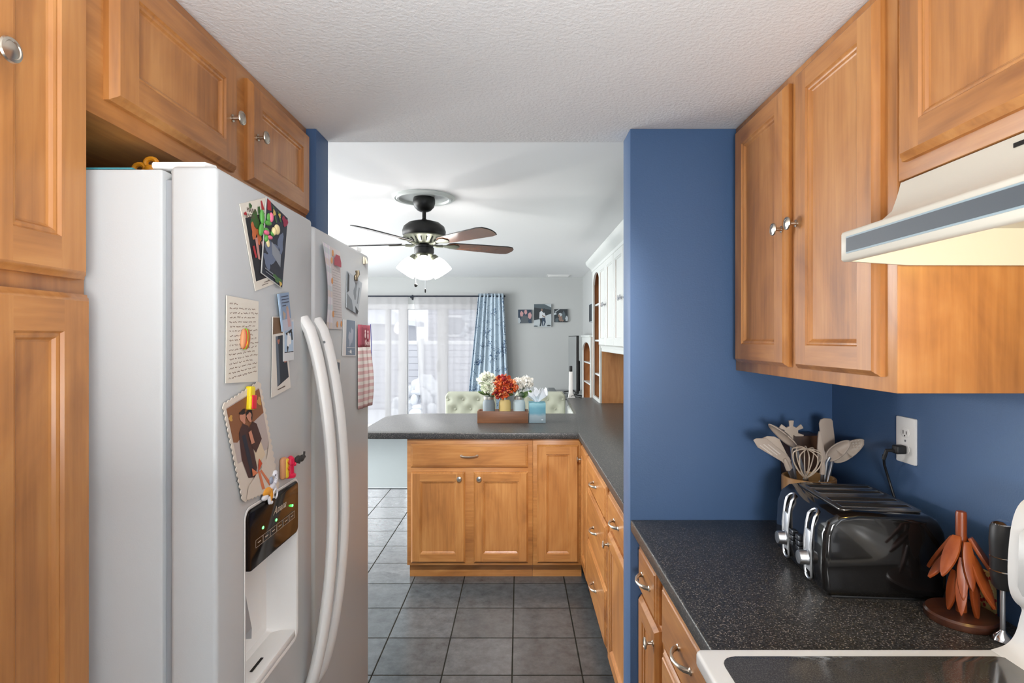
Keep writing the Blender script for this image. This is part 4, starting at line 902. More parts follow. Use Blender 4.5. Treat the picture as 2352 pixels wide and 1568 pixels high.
# measuring spoon stand
CH = wood('cherry_wood', 2, S(104, 44, 14), S(144, 66, 24), S(168, 86, 36), .4, .2)
CHD = wood('dark_cherry', 0, S(48, 25, 17), S(70, 38, 25), S(92, 52, 34), .35, .3)
sx_, sy_ = .900, 1.143
sp = thing('spoon_stand', 'round wooden stand with an upright dowel, in front of the toaster back', 'utensil stand', (sx_, sy_, .9145))
b = MB(); b.lathe([(0, 0), (.062, 0), (.0635, .003), (.0635, .013), (.060, .017), (0, .017)], o=(sx_, sy_, .9145), seg=44); b.build('base', CHD, sp)
b = MB(); b.lathe([(.0095, 0), (.0095, .198), (.0085, .203), (0, .205)], o=(sx_, sy_, .9310), seg=20); b.build('post', CH, sp)
pegs = []
leaf_lab = ['short upper wooden spoon facing the lens on the stand', 'broad upper left wooden spoon on the stand', 'upper right wooden spoon on the stand, nearest the stick blender', 'lower left wooden spoon sticking out toward the toaster', 'lower right wooden spoon splayed toward the stick blender', 'pale middle wooden spoon hanging below the short front one', 'long low wooden spoon at the left of the stand base', 'long low wooden spoon touching the middle of the stand base', 'long low wooden spoon at the right of the stand base', 'wooden spoon hanging at the back left of the stand', 'wooden spoon hanging at the back right of the stand']
#            azimuth, top z, r top, length, splay, width, centre twist
leaves = [(-100, 1.078, .017, .086, 12, .0135), (-155, 1.086, .014, .082, 36, .017), (-48, 1.084, .014, .088, 32, .017), (176, 1.058, .013, .072, 40, .015), (-72, 1.052, .018, .092, 26, .016), (-122, 1.046, .016, .076, 10, .0125), (-168, 1.016, .015, .074, 12, .013), (-128, 1.018, .020, .078, 8, .0125), (-72, 1.018, .022, .084, 5, .0135), (120, 1.080, .014, .085, 30, .016), (40, 1.080, .014, .085, 30, .016)]
for (az, zt, r0, L, spl, wd), lb in zip(leaves, leaf_lab):
    a = R(az); out = Vector((math.cos(a), math.sin(a), 0)); side = Vector((-math.sin(a), math.cos(a), 0)); d = (out * math.sin(R(spl)) - Z_ * math.cos(R(spl))).normalized()
    o = Vector((sx_, sy_, zt)) + out * r0
    nrm = side.cross(d)
    M = FR(o, side, d, nrm)
    P = []
    for i in range(11):
        t = i / 10; P.append((wd * .80 * (math.sin(math.pi * min(1, t * .80 + .16)) ** .85), L * 1.08 * t))
    P[-1] = (.001, L * 1.08)
    P = P + [(-x, y) for x, y in P[::-1]]
    b = MB(M); b.prism(P, -.0035, .0035, .0018, 2)
    solid('wooden_spoon', b, CH, lb, 'measuring spoon', 'wooden measuring spoons hanging on the stand')
    b = MB(); b.cyl(Vector((sx_, sy_, zt - .010)) + out * .007, o + d * .010 - out * .004, .0018, seg=8); b.build('peg', CHD, sp)

# stick blender
bl = thing('stick_blender', 'black-handled stick blender with a chrome top standing between the spoons and the stove console', 'blender', (.914, 1.06, .9145))
bx, by = .915, 1.062
b = MB(); b.lathe([(.012, .098), (.017, .105), (.0195, .125), (.0205, .165), (.021, .190), (.0195, .215), (.016, .222), (0, .223)], o=(bx, by, .9145), seg=26); b.build('handle', BLACKM, bl)
b = MB(); b.lathe([(.0165, .2185), (.0170, .2225), (.012, .2265), (.006, .2275), (0, .227)], o=(bx, by, .9145), seg=26); b.build('chrome_cap', CHROME, bl)
for z in (.132, .158): 
    b = MB(); b.lathe([(.0198, z), (.0215, z + .0015), (.0198, z + .003)], o=(bx, by, .9145), seg=26); b.build('chrome_ring', CHROME, bl)
b = MB(); b.cyl((bx, by, .9145 + .016), (bx, by, .9145 + .10), .0045); b.build('shaft', STEEL, bl)
b = MB(); b.lathe([(.0155, 0), (.017, .002), (.015, .009), (.006, .017), (.004, .022)], o=(bx, by, .9148), seg=26); b.build('blade_guard', CHROME, bl)
b = MB(FR((.979, 1.175, .9145), (0, 1, 0), (-.03, 0, 1), None)); b.box((-.02, 0, -.003), (.035, .085, .006), .002)
def _pk(nt, N, L, b):
    tc = N.new('ShaderNodeTexCoord'); v = N.new('ShaderNodeTexVoronoi'); v.inputs['Scale'].default_value = 110; L.new(tc.outputs['Object'], v.inputs['Vector'])
    cr = N.new('ShaderNodeValToRGB'); cr.color_ramp.interpolation = 'CONSTANT'; e = cr.color_ramp.elements; e[0].color = S(170, 30, 34); e[1].position = .42; e[1].color = S(208, 180, 120); L.new(v.outputs['Distance'], cr.inputs[0]); L.new(cr.outputs[0], b.inputs['Base Color'])
solid('patterned_packet', b, build_node_mat('red_gold_print', _pk), 'small red and gold patterned packet behind the wooden spoons', 'packet')
# ------------------------------------------------------------------ peninsula and far run
pa = thing('base_cabinet', 'maple peninsula cabinet with one wide drawer over two doors', 'cabinet', (-.3, 3.74, 0))
b = MB(); b.box((-.685, 3.44, .1), (.0845, 4.04, .8755), .001); b.box((-.683, 3.515, 0), (.0845, 4.04, .1)); b.build('cabinet_body', WX, pa)
PXf = lambda px: (px - 1192) * 3.42 / F
make_drawer(pa, .056 + .662, .843 - .700, F_FY(-.662, 3.44, .700), WX, pull=0) if False else None
FYM = lambda x, z: FR((x, 3.44, z), (1, 0, 0), (0, 0, 1))
make_drawer(pa, .718, .143, FYM(-.662, .700), WX, pull=0)
make_door(pa, .332, .556, FYM(-.660, .118), WX, knob=(.298, .518))
make_door(pa, .332, .556, FYM(-.276, .118), WX, knob=(.034, .518))
pb = thing('base_cabinet', 'maple corner cabinet with a single narrow door at the right end of the peninsula', 'cabinet', (.235, 3.74, 0))
b = MB(); b.box((.0855, 3.44, .1), (.391, 4.04, .8755), .001); b.box((.0855, 3.515, 0), (.391, 4.04, .1)); b.build('cabinet_body', WX, pb)
make_door(pb, .255, .72, FYM(.110, .118), WX)
pc = thing('base_cabinet', 'very narrow maple door cabinet in the inner corner of the counter', 'cabinet', (.69, 3.57, 0))
b = MB(); b.box((.392, 3.098, .1), (.991, 4.04, .8755), .001); b.box((.46, 3.098, 0), (.991, 4.04, .1)); b.build('cabinet_body', WZ, pc)
make_door(pc, 3.405 - 3.112, .845 - .133, F_LX(.392, 3.405, .133), WY, knob=(.035, .63))
pd_ = thing('base_cabinet', 'maple base cabinet with a stack of three drawers facing the aisle', 'cabinet', (.69, 2.75, 0))
b = MB(); b.box((.392, 2.402, .1), (.991, 3.097, .8755), .001); b.box((.46, 2.402, 0), (.991, 3.097, .1)); b.build('cabinet_body', WZ, pd_)
for (z0, z1) in ((.692, .847), (.41, .677), (.140, .396)): make_drawer(pd_, 3.078 - 2.432, z1 - z0, F_LX(.392, 3.078, z0), WY, pull=0)
pe_ = thing('base_cabinet', 'maple base cabinet with a drawer over a door, half hidden by the blue wall end', 'cabinet', (.69, 2.14, 0))
b = MB(); b.box((.392, 1.892, .1), (.991, 2.401, .8755), .001); b.box((.46, 1.892, 0), (.991, 2.401, .1)); b.build('cabinet_body', WZ, pe_)
make_drawer(pe_, 2.366 - 1.93, .847 - .704, F_LX(.392, 2.366, .704), WY, pull=0)
make_door(pe_, 2.366 - 1.93, .677 - .14, F_LX(.392, 2.366, .14), WY, knob=(.03, .49))
# peninsula top
P = [(.362, 1.891), (.991, 1.891), (.991, 5.476), (.465, 5.476), (.437, 4.307)]
def arc(cx, cy, r, a0, a1, n=7): return [(cx + r * math.cos(R(a0 + (a1 - a0) * i / n)), cy + r * math.sin(R(a0 + (a1 - a0) * i / n))) for i in range(n + 1)]
P += arc(-.745, 4.067, .24, 90, 180, 9) + arc(-.885, 3.51, .10, 180, 270, 6) + [(.355, 3.41), (.362, 3.40)]
b = MB(); b.prism(P, .876, .914, .005, 3)
solid('countertop', b, COUNTER, 'long dark speckled countertop of the peninsula, rounded at its left end', 'countertop')
# white desk run beyond the peninsula
wd = thing('base_cabinet', 'white painted base cabinet under the far end of the dark counter', 'cabinet', (.73, 4.75, 0))
WCAB = mat('cream_white_paint', S(204, 207, 204), .4, coat=.1)
b = MB(); b.prism([(.463, 4.32), (.991, 4.32), (.991, 5.47), (.485, 5.47)], .0, .8755, .001); b.build('cabinet_body', WCAB, wd)
for k in range(2):
    Md = FR((.463 + (.022) * (.56 + .55 * k) / 1.15 - .0005, 4.34 + .56 + .55 * k - .02, .12), (-.0191, -1, 0), (0, 0, 1)); make_door(wd, .50, .72, Md, WCAB, knob=(.46, .66), upright=WCAB)

# white hutch over the desk, with shelf tower
hu = thing('wall_cabinet', 'white hutch wall cabinet with brass-edged doors and crown moulding in the dining room', 'cabinet', (.85, 4.0, 1.40))
GLZ = mat('glazed_edge', S(150, 104, 62), .5)
b = MB(); b.box((.722, 3.02, 1.405), (.991, 4.968, 2.165), .002); b.box((.730, 3.02, 1.375), (.991, 4.968, 1.405), .002); b.build('cabinet_body', WCAB, hu)
for k in range(5):
    y1 = 4.955 - k * .388; M = F_LX(.722, y1, 1.425)
    d = door_mesh(.378, .705, M).build('door', [WCAB, WCAB], hu, angle=25)
    b = MB(M); e = .058
    for q in (((e, e, .0125), (e + .010, .705 - e, .0140)), ((.378 - e - .012, e, .0125), (.378 - e, .705 - e, .0140)), ((e, e, .0125), (.378 - e, e + .004, .0135))): b.box(*q)
    b.build('glazed_groove', GLZ, d)
    knob_mesh(M @ Matrix.Translation((.345 if k % 2 == 0 else .033, .34, .02)), 1.2).build('knob', CHROME, d)
cp = [(.722, 2.13), (.712, 2.135), (.708, 2.155), (.690, 2.175), (.668, 2.190), (.655, 2.212), (.652, 2.232), (.991, 2.232), (.991, 2.166), (.722, 2.166)]
b = MB(); b.prism(cp, -5.50, -3.02, M=FR((0, 0, 0), (1, 0, 0), (0, 0, 1))); b.build('crown_moulding', WCAB, hu, angle=30)
OAK = wood('honey_oak', 2, S(138, 88, 44), S(166, 110, 60), S(186, 132, 78), .45, .1)
def arch_shelf(rt, x0, x1, y0, y1, z0, z1, shelves, dooro=None):
    """open shelf unit facing -X with an arched white face"""
    b = MB(); t = .016
    b.box((x0 + .018, y0, z0), (x1, y0 + t, z1)); b.box((x0 + .018, y1 - t, z0), (x1, y1, z1)); b.box((x1 - .01, y0 + t, z0), (x1, y1 - t, z1)); b.box((x0 + .018, y0 + t, z1 - t), (x1 - .01, y1 - t, z1)); b.box((x0 + .018, y0 + t, z0), (x1 - .01, y1 - t, z0 + t))
    b.build('case', OAK, rt)
    W = y1 - y0; Hh = z1 - z0; s = .04
    M = F_LX(x0 + .018, y1, z0); b = MB(M)
    b.box((0, 0, 0), (s, Hh, .018), .002); b.box((W - s, 0, 0), (W, Hh, .018), .002); b.box((s, 0, 0), (W - s, .03, .018))
    P = [(s, Hh), (s, Hh - .16)]
    for i in range(13):
        a = math.pi * i / 12; P.append((W / 2 - (W / 2 - s - .012) * math.cos(a), Hh - .16 + .10 * math.sin(a)))
    P += [(W - s, Hh - .16), (W - s, Hh)]
    b.prism(P, 0, .018); b.build('arched_face', WCAB, rt)
    for z in shelves:
        b = MB(); b.box((x0 + .022, y0 + t + .0005, z), (x1 - .011, y1 - t - .0005, z + .018), .003); b.build('shelf', WCAB, rt)
ts = thing('shelf_tower', 'tall narrow open shelf with an arched white front at the far end of the counter', 'shelf', (.86, 5.2, .9145))
arch_shelf(ts, .715, .991, 4.972, 5.470, .9145, 2.163, [1.14, 1.46, 1.80])
b = MB(FR((.875, 5.12, .935), (1, 0, 0), (0, .15, 1), None)); b.prism([(x * 1.0, z + .10) for x, z in circ(.095, 32)], -.004, .004, .002)
solid('serving_plate', b, PLAST, 'white plate standing on edge on the lowest shelf of the arched tower', 'plate')
for k in range(2):
    b = MB(); b.lathe([(0, 0), (.03, 0), (.045, .05), (.047, .055), (.043, .052), (.028, .005), (0, .004)], o=(.80, 5.14 + .14 * k, 1.4785), seg=24); solid('bowl', b, PLAST, ['small white bowl on the upper open shelf of the tower, nearer one', 'small white bowl on the upper open shelf of the tower, farther one'][k], 'bowl')
bs = thing('bookcase', 'low free-standing bookcase with an arched white front and oak inside, by the television', 'bookcase', (.9, 6.7, .006))
arch_shelf(bs, .800, .978, 6.30, 7.12, .006, 1.505, [.36, .66, .945, 1.19])
b = MB(); b.box((.785, 6.28, 1.5055), (.985, 7.14, 1.528), .004); b.build('top_board', WCAB, bs)

# television and console
cs = thing('tv_console', 'grey console with a dark-edged glass top under the television', 'tv stand', (.6, 7.85, .006))
b = MB(); b.box((.235, 7.2, .70), (.975, 8.52, .715), .003); b.build('glass_top', mat('smoked_glass', S(60, 66, 70), .1), cs)
b = MB(); b.box((.26, 7.22, .08), (.97, 8.5, .70), .004); b.box((.30, 7.26, .006), (.93, 8.46, .08)); b.build('cabinet_body', mat('console_body_grey', S(150, 156, 156), .5), cs)
tv = thing('television', 'large flat television seen from its edge, on the console', 'television', (.75, 7.75, .715))
b = MB(); b.box((.735, 7.19, .785), (.768, 8.33, 1.527), .004); b.box((.768, 7.35, .80), (.80, 8.2, 1.2), .01); b.build('cabinet', BLACKM, tv)
b = MB(); b.box((.7335, 7.20, .80), (.7352, 8.32, 1.518)); b.build('screen', mat('screen_reflection', S(190, 195, 197), .16, .9), tv)  # pale metallic base puts the reflected room into the screen's own colour
for y in (7.45, 8.05):
    b = MB(); b.tube([(.64, y, .725), (.75, y, .744), (.75, y, .79)], .008, 8); b.tube([(.75, y, .744), (.86, y, .725)], .008, 8); b.build('foot', BLACKM, tv)
b = MB(); b.box((.42, 7.6, .7155), (.52, 8.25, .77), .01); solid('soundbar', b, mat('soundbar_grey', S(110, 116, 118), .4), 'dark grey soundbar lying on the console in front of the television', 'soundbar')

# white upright device on the far counter corner
dv = thing('charging_stand', 'slim white upright stand with a black top at the far corner of the dark counter', 'stand', (.475, 5.42, .9145))
b = MB(); b.prism([(-.028, 0), (.045, 0), (.040, .012), (.018, .05), (.016, .255), (-.016, .255), (-.018, .05)], -.02, .02, .003, M=FR((.500, 5.42, .9145), (1, 0, 0), (0, 0, 1))); b.build('body', PLAST, dv)
b = MB(); b.box((.487, 5.402, .9145 + .2555), (.514, 5.438, .9145 + .31), .004); b.build('cap', BLACKM, dv)
b = MB(); b.tube([(.50, 5.395, .935), (.52, 5.37, .945), (.55, 5.36, .93), (.60, 5.37, .918)], .0025, 6); b.build('cable', BLACKM, dv)

# centrepiece tray, jars, flowers, tissues
TR = wood('tray_walnut', 0, S(84, 50, 28), S(112, 70, 42), S(136, 90, 58), .5, .05)
tr = thing('wooden_tray', 'brown open wooden box tray holding three painted jars on the peninsula', 'tray', (-.107, 3.865, .9145))
x0, x1, y0, y1, z0 = -.282, .062, 3.80, 3.93, .9145
b = MB(); b.box((x0, y0, z0), (x1, y0 + .011, z0 + .080), .001); b.box((x0, y1 - .011, z0), (x1, y1, z0 + .080), .001); b.build('long_side', TR, tr)
b = MB(); b.box((x0, y0 + .0112, z0), (x0 + .011, y1 - .0112, z0 + .080), .001); b.box((x1 - .011, y0 + .0112, z0), (x1, y1 - .0112, z0 + .080), .001); b.build('end_board', TR, tr)
b = MB(); b.box((x0 + .0112, y0 + .0112, z0), (x1 - .0112, y1 - .0112, z0 + .008)); b.build('bottom', TR, tr)
JP = [(0, 0), (.036, 0), (.041, .005), (.042, .012), (.042, .115), (.040, .130), (.034, .140), (.0325, .145), (.0325, .168), (.030, .168), (.030, .01), (0, .008)]
ctrs = [(-.207, 'slate grey', S(112, 122, 128)), (-.097, 'mustard yellow', S(198, 172, 108)), (.001, 'pale grey-blue', S(176, 190, 194))]
for x, nm, col in ctrs:
    j = thing('mason_jar', nm + ' painted mason jar standing in the wooden tray', 'jar', (x, 3.865, z0 + .0085), group='painted jars in the tray')
    b = MB(); b.lathe(JP, o=(x, 3.865, z0 + .0085), seg=32); b.build('glass_body', mat(nm + '_paint', col, .55, bump=(60, .2)), j)
    b = MB(); b.lathe([(.0335, .146), (.0355, .147), (.036, .158), (.0355, .167), (.034, .1685), (.0325, .168)], o=(x, 3.865, z0 + .0085), seg=32); b.build('screw_band', mat('dull_tin', S(168, 164, 156), .35, .9), j)
def petal(b, o, d, L, W, cup=.35, tw=0, rn=None):
    d = d.normalized(); a = Vector((rn.random() - .5, rn.random() - .5, rn.random() - .5)); s = d.cross(a).normalized(); n = s.cross(d)
    def f(u, v):
        ww = W * math.sin(math.pi * min(1, v * .80 + .12)) ** .7; x = (u - .5) * 2
        return o + d * (L * v) + s * (ww * x) + n * (cup * L * (v * v) * .6 + cup * W * x * x * .8 + (.0012 * math.sin(9 * u + 5 * v)))
    b.grid(f, 3, 3)
def bloom(par, name, c, r, m, n, L, W, seed, ymin=-.45):
    rn = random.Random(seed); b = MB(); k = 0
    while k < n:
        d = Vector((rn.gauss(0, 1), rn.gauss(0, 1), rn.gauss(0, 1)))
        if d.length < .1: continue
        d.normalize()
        if d.z < ymin: continue
        q = r * (.35 + .45 * rn.random()); b.mi = rn.randrange(len(m)); petal(b, Vector(c) + d * q, (d + Vector((rn.gauss(0, .35), rn.gauss(0, .35), rn.gauss(0, .35)))), L, W, rn=rn); k += 1
    o = b.build(name, m, par); md = o.modifiers.new('s', 'SOLIDIFY'); md.thickness = .0007; return o
def leaf(par, o, d, L, W, seed, m):
    rn = random.Random(seed); b = MB(); petal(b, Vector(o), Vector(d), L, W, .15, rn=rn); ob = b.build('leaf', m, par); md = ob.modifiers.new('s', 'SOLIDIFY'); md.thickness = .0008
LG = flat('leaf_olive', (92, 118, 62), .5); LG2 = flat('leaf_deep', (52, 78, 44), .5)
jz = z0 + .0085 + .168
def flower(label, xj, c_list, mats_, n, L, W, leaves_, r=.045):
    t = thing('artificial_flower', label, 'flower', (xj, 3.865, jz - .10), group='flowers in the painted jars')
    for i, (c, rr) in enumerate(c_list):
        bloom(t, 'blossom', c, rr, mats_, n, L, W, 11 * i + int(abs(xj) * 1000))
        b = MB(); b.tube([(xj + .004 * i, 3.865, jz - .10), (xj + .004 * i, 3.865, jz), c], .003, 6); b.build('stem', LG2, t)
    for i, (o, d, l, w_) in enumerate(leaves_): leaf(t, o, d, l, w_, i + 5, LG if i % 2 == 0 else LG2)
W1 = [flat('petal_ivory', (232, 232, 214), .6), flat('petal_ivory_green', (218, 224, 198), .6)]
flower('greenish white peony in the slate grey jar', -.207, [((-.225, 3.86, jz + .105), .056), ((-.205, 3.85, jz + .055), .048)], W1, 150, .030, .014, [((-.21, 3.85, jz + .01), (-1, -.3, .25), .075, .022), ((-.20, 3.85, jz + .01), (.7, -.6, .2), .06, .018), ((-.215, 3.85, jz + .02), (-.6, -.7, .1), .06, .02)])
O1 = [flat('petal_orange', (222, 98, 36), .55), flat('petal_rust', (196, 72, 34), .55), flat('petal_crimson', (150, 32, 40), .55), flat('petal_peach', (236, 158, 104), .55)]
flower('large orange and red hydrangea in the mustard yellow jar', -.097, [((-.11, 3.85, jz + .085), .068), ((-.060, 3.84, jz + .060), .055), ((-.135, 3.84, jz + .040), .050), ((-.115, 3.835, jz + .012), .036)], O1, 130, .026, .014, [((-.09, 3.85, jz + .01), (.7, -.5, .1), .06, .02)])
W2 = [flat('petal_white', (244, 241, 234), .6), flat('petal_blush', (234, 228, 216), .6)]
flower('pair of white carnations in the pale grey-blue jar', .001, [((-.005, 3.87, jz + .075), .048), ((.048, 3.87, jz + .085), .046)], W2, 150, .026, .013, [((.01, 3.86, jz + .0), (1, -.2, .4), .085, .022), ((.0, 3.86, jz + .01), (.5, -.8, .1), .06, .02), ((.0, 3.86, jz + .0), (.9, -.4, .15), .07, .02)])
# tissue box
tx = thing('tissue_box', 'teal and grey patterned tissue box right of the wooden tray', 'tissue box', (.122, 3.86, .9145))
def _tb(nt, N, L, b):
    tc = N.new('ShaderNodeTexCoord'); s = N.new('ShaderNodeSeparateXYZ'); L.new(tc.outputs['Object'], s.inputs[0])
    n = N.new('ShaderNodeTexNoise'); n.inputs['Scale'].default_value = 22; n.inputs['Detail'].default_value = 5; L.new(tc.outputs['Object'], n.inputs['Vector'])
    a = N.new('ShaderNodeMath'); a.operation = 'MULTIPLY_ADD'; a.inputs[1].default_value = .03; L.new(n.outputs['Fac'], a.inputs[0]); L.new(s.outputs[2], a.inputs[2])
    mr = N.new('ShaderNodeMapRange'); mr.inputs[1].default_value = 0; mr.inputs[2].default_value = .155; L.new(a.outputs[0], mr.inputs[0])
    cr = N.new('ShaderNodeValToRGB'); e = cr.color_ramp.elements; e[0].position = 0; e[0].color = S(120, 138, 146); e[1].position = 1; e[1].color = S(84, 146, 160)
    for p, c in ((.40, S(150, 164, 170)), (.52, S(96, 148, 164)), (.75, S(88, 146, 162)), (.93, S(130, 178, 188))): q = cr.color_ramp.elements.new(p); q.color = c
    L.new(mr.outputs[0], cr.inputs[0]); L.new(cr.outputs[0], b.inputs['Base Color']); b.inputs['Roughness'].default_value = .5
b = MB(FR((.124, 3.865, .9145), (1, .02, 0), (-.02, 1, 0), None)); b.box((-.056, -.056, 0), (.056, .056, .137), .0015); b.build('carton', build_node_mat('teal_wave_print', _tb), tx)
b = MB(); b.prism(circ(.008, 16, .158, .9145 + .022, .004), 0, .0004, M=FR((0, 3.8083, 0), (1, 0, 0), (0, 0, 1))); b.build('printed_oval', flat('oval_print', (200, 210, 214)), tx)
b = MB()
for k in range(4):
    rn = random.Random(k); a0 = R(35 + k * 90 + 15 * rn.random()); a1 = R(150 + k * 90)
    def tf(u, v, k=k, a0=a0):
        a = a0 + (u - .5) * 2.0; r = .010 + .062 * v ** 1.3; sp = .004 * math.sin(u * 14 + k)
        return (.124 + (r + sp) * math.cos(a) * 1.0, 3.865 + (r * .6 + sp) * math.sin(a), .9145 + .134 + (.045 + .058 * (math.sin(u * 5 + k * 1.9) ** 2)) * v)
    b.grid(tf, 12, 6)
o = b.build('tissue', flat('tissue_white', (240, 242, 246), .9), tx); md = o.modifiers.new('s', 'SOLIDIFY'); md.thickness = .0006

# dining chairs
UPH = mat('sage_linen', S(176, 180, 164), .85, bump=(420, .3)); LEGW = mat('dark_leg', S(60, 44, 34), .5)
def chair(cx, y, label, rz=0):
    t = thing('dining_chair', label, 'chair', (0, 0, 0), group='tufted dining chairs behind the peninsula')
    W, z0, z1 = .49, .50, .985; btn = [(x, .912) for x in (-.215, -.072, .072, .215)] + [(x, .822) for x in (-.144, 0, .144)] + [(x, .732) for x in (-.215, -.072, .072, .215)] + [(x, .642) for x in (-.144, 0, .144)]
    def out(z): 
        return W / 2 - (.05 * max(0, (z - (z1 - .07)) / .07) ** 3) - .012 * (1 - (z - z0) / (z1 - z0))
    def f(u, v, front=True):
        z = z0 + (z1 - z0) * v; x = (u * 2 - 1) * out(z); e = min(1, (1 - abs(u * 2 - 1)) * 9, v * 9 + .2, (1 - v) * 9); e = math.sqrt(max(0, 1 - (1 - max(0, e)) ** 2))
        d = .030 * e
        for bx_, bz in btn: d -= .027 * math.exp(-((x - bx_) ** 2 + (z - bz) ** 2) / .0011)
        return (x, -d if front else .028 + .012 * e, z + .10 * 0)
    b = MB(); b.grid(lambda u, v: f(u, v), 48, 44); b.grid(lambda u, v: f(1 - u, v, False), 16, 14)
    b.prism([(-out(z0), z0), (out(z0), z0), (out(z0), z1 - .05), (out(z1 - .035), z1 - .035), (out(z1 - .01), z1), (-out(z1 - .01), z1), (-out(z1 - .035), z1 - .035), (-out(z0), z1 - .05)], -.03, .001, M=FR((0, 0, 0), (1, 0, 0), (0, 0, 1)))
    bk = b.build('backrest', UPH, t)
    for bx_, bz in btn:
        MB().ball((bx_, -.012, bz), (.011, .006, .011), 12).build('button', UPH, bk)
    MB().box((-.24, -.46, .40), (.24, .03, .495), .025, 4).build('seat', UPH, t)
    for sx in (-1, 1):
        for yy in (-.42, .0): MB().tube([(sx * .20, yy, .41), (sx * .205, yy + (-.01 if yy < -.1 else .03), .002)], [.02, .013], 10).build('leg', LEGW, t)
    t.location = (cx, y, 0); return t
chair(-.458, 5.32, 'sage green tufted dining chair at the left, behind the slate grey jar')
chair(.198, 5.32, 'sage green tufted dining chair at the right, behind the tissue box')

# ------------------------------------------------------------------ living room far wall
def canvas(x0, x1, z0, z1, mats, layers, label, M=None):
    M = M or FR((x0, FAR - .001, z0), (1, 0, 0), (0, 0, 1)); Wd, Hd = x1 - x0, z1 - z0
    t = thing('canvas_print', label, 'picture', ((x0 + x1) / 2, FAR - .015, z0), group='canvas prints on the far wall')
    b = MB(M); b.box((0, 0, 0), (Wd, Hd, .03), .002); b.build('canvas_block', flat('canvas_edge', (190, 194, 198), .8), t)
    b = MB(M @ Matrix.Translation((0, 0, .0302)))
    b.mi = 0; b.poly([(0, 0, 0), (Wd, 0, 0), (Wd, Hd, 0), (0, Hd, 0)])
    for k, (mi, q) in enumerate(layers): b.mi = mi; b.poly([(p[0] * Wd, (1 - p[1]) * Hd, .0002 * (k + 1)) for p in q])
    b.build('picture', mats, t)
def ov(x, y, rx, ry, n=16): return [(x + rx * (1 + .15 * math.sin(3 * i + x * 30)) * math.cos(2 * math.pi * i / n), min(1, max(0, y + ry * (1 + .15 * math.sin(2 * i + y * 30)) * math.sin(2 * math.pi * i / n)))) for i in range(n)]
G = [flat('bw_black', (48, 54, 58)), flat('bw_slate', (84, 96, 102)), flat('bw_light', (184, 192, 196)), flat('bw_shirt', (206, 210, 214)), flat('bw_skin', (140, 116, 104)), flat('face_pink', (196, 150, 150)), flat('navy_night', (52, 66, 84)), flat('jumper_grey', (86, 92, 98))]
Pf = lambda px: (px - 1192) * FAR / F; Zf = lambda py: H - (py - 778) * FAR / F
canvas(Pf(1190), Pf(1221), Zf(742), Zf(711), [G[6], G[7], G[5], G[2]], [(1, [(.2, 1), (.25, .5), (.5, .42), (.75, .55), (.8, 1)]), (2, ov(.26, .32, .12, .2)), (2, ov(.56, .18, .11, .17)), (2, ov(.86, .45, .13, .24)), (3, [(0, .6), (.12, .62), (.2, .85), (.12, 1), (0, 1)]), (0, ov(.85, .85, .12, .12))], 'small square colour canvas of three smiling faces, left of the row')
canvas(Pf(1226.5), Pf(1266), Zf(750), Zf(698.5), [G[1], G[0], G[2], G[3], G[4], G[6]], [(2, [(.6, 0), (1, 0), (1, .15)]), (1, [(0, .15), (1, .25), (1, .45), (.5, .6), (0, .72)]), (2, [(0, .72), (.4, .66), (.65, .52), (1, .42), (1, 1), (0, 1)]), (3, [(.32, .36), (.42, .3), (.52, .36), (.52, .62), (.3, .64)]), (4, ov(.45, .26, .05, .06)), (3, [(.5, .4), (.6, .38), (.66, .5), (.64, .6), (.5, .6)]), (1, ov(.59, .28, .06, .09)), (4, [(.46, .46), (.52, .5), (.66, .56), (.64, .6), (.48, .54)]), (1, [(.33, .63), (.48, .62), (.46, .8), (.40, .98), (.32, .98), (.36, .8)]), (5, [(.47, .6), (.64, .6), (.68, .8), (.58, .98), (.54, .97), (.6, .8), (.54, .74), (.5, .97), (.46, .97)]), (0, ov(.1, .98, .12, .03)), (1, ov(.85, .95, .12, .03))], 'tall black and white canvas of a standing couple, middle of the row')
canvas(Pf(1272.5), Pf(1303.5), Zf(740), Zf(710), [G[0], G[2], G[1], G[4]], [(1, [(.05, .2), (.35, 0), (.42, 0), (.1, .24)]), (2, ov(.2, .85, .12, .2)), (3, ov(.55, .72, .22, .22)), (1, ov(.45, .42, .13, .13)), (2, ov(.7, .5, .12, .35)), (1, ov(.92, .72, .1, .2)), (3, ov(.36, .5, .08, .1)), (1, [(0, .3), (.15, .25), (.18, .4), (0, .45)])], 'small square black and white canvas of a crowd, right of the row')
yb = .992 * F / (1362 - 1192)
b = MB(FR((XR - .001, 8.0, H - (740 - 778) * yb / F - .24), (0, -1, 0), (0, 0, 1))); b.box((0, 0, 0), (.34, .46, .03), .002)
b = MB(F_LX(XR - .001, 7.72, 1.71)); b.box((0, 0, 0), (.30, .25, .028), .002); t = thing('canvas_print', 'dark canvas print on the side wall past the hutch, seen from its edge', 'picture', (XR - .015, 7.57, 1.71)); b.build('canvas_block', G[2], t)
b = MB(F_LX(XR - .0292, 7.72, 1.71)); b.box((.01, .01, 0), (.29, .24, .0006)); b.build('picture', G[0], t)
for k in range(1):
    vt = thing('ceiling_vent', 'white ceiling vent near the far wall', 'vent', (.59, 8.45, LC - .012)); b = MB(); b.box((.42, 8.35, LC - .008), (.77, 8.60, LC - .0005), .002); b.build('frame', WHITE, vt)
    for i in range(6): MB().box((.44, 8.37 + .036 * i, LC - .013), (.75, 8.385 + .036 * i, LC - .008)).build('slat', WHITE, vt)

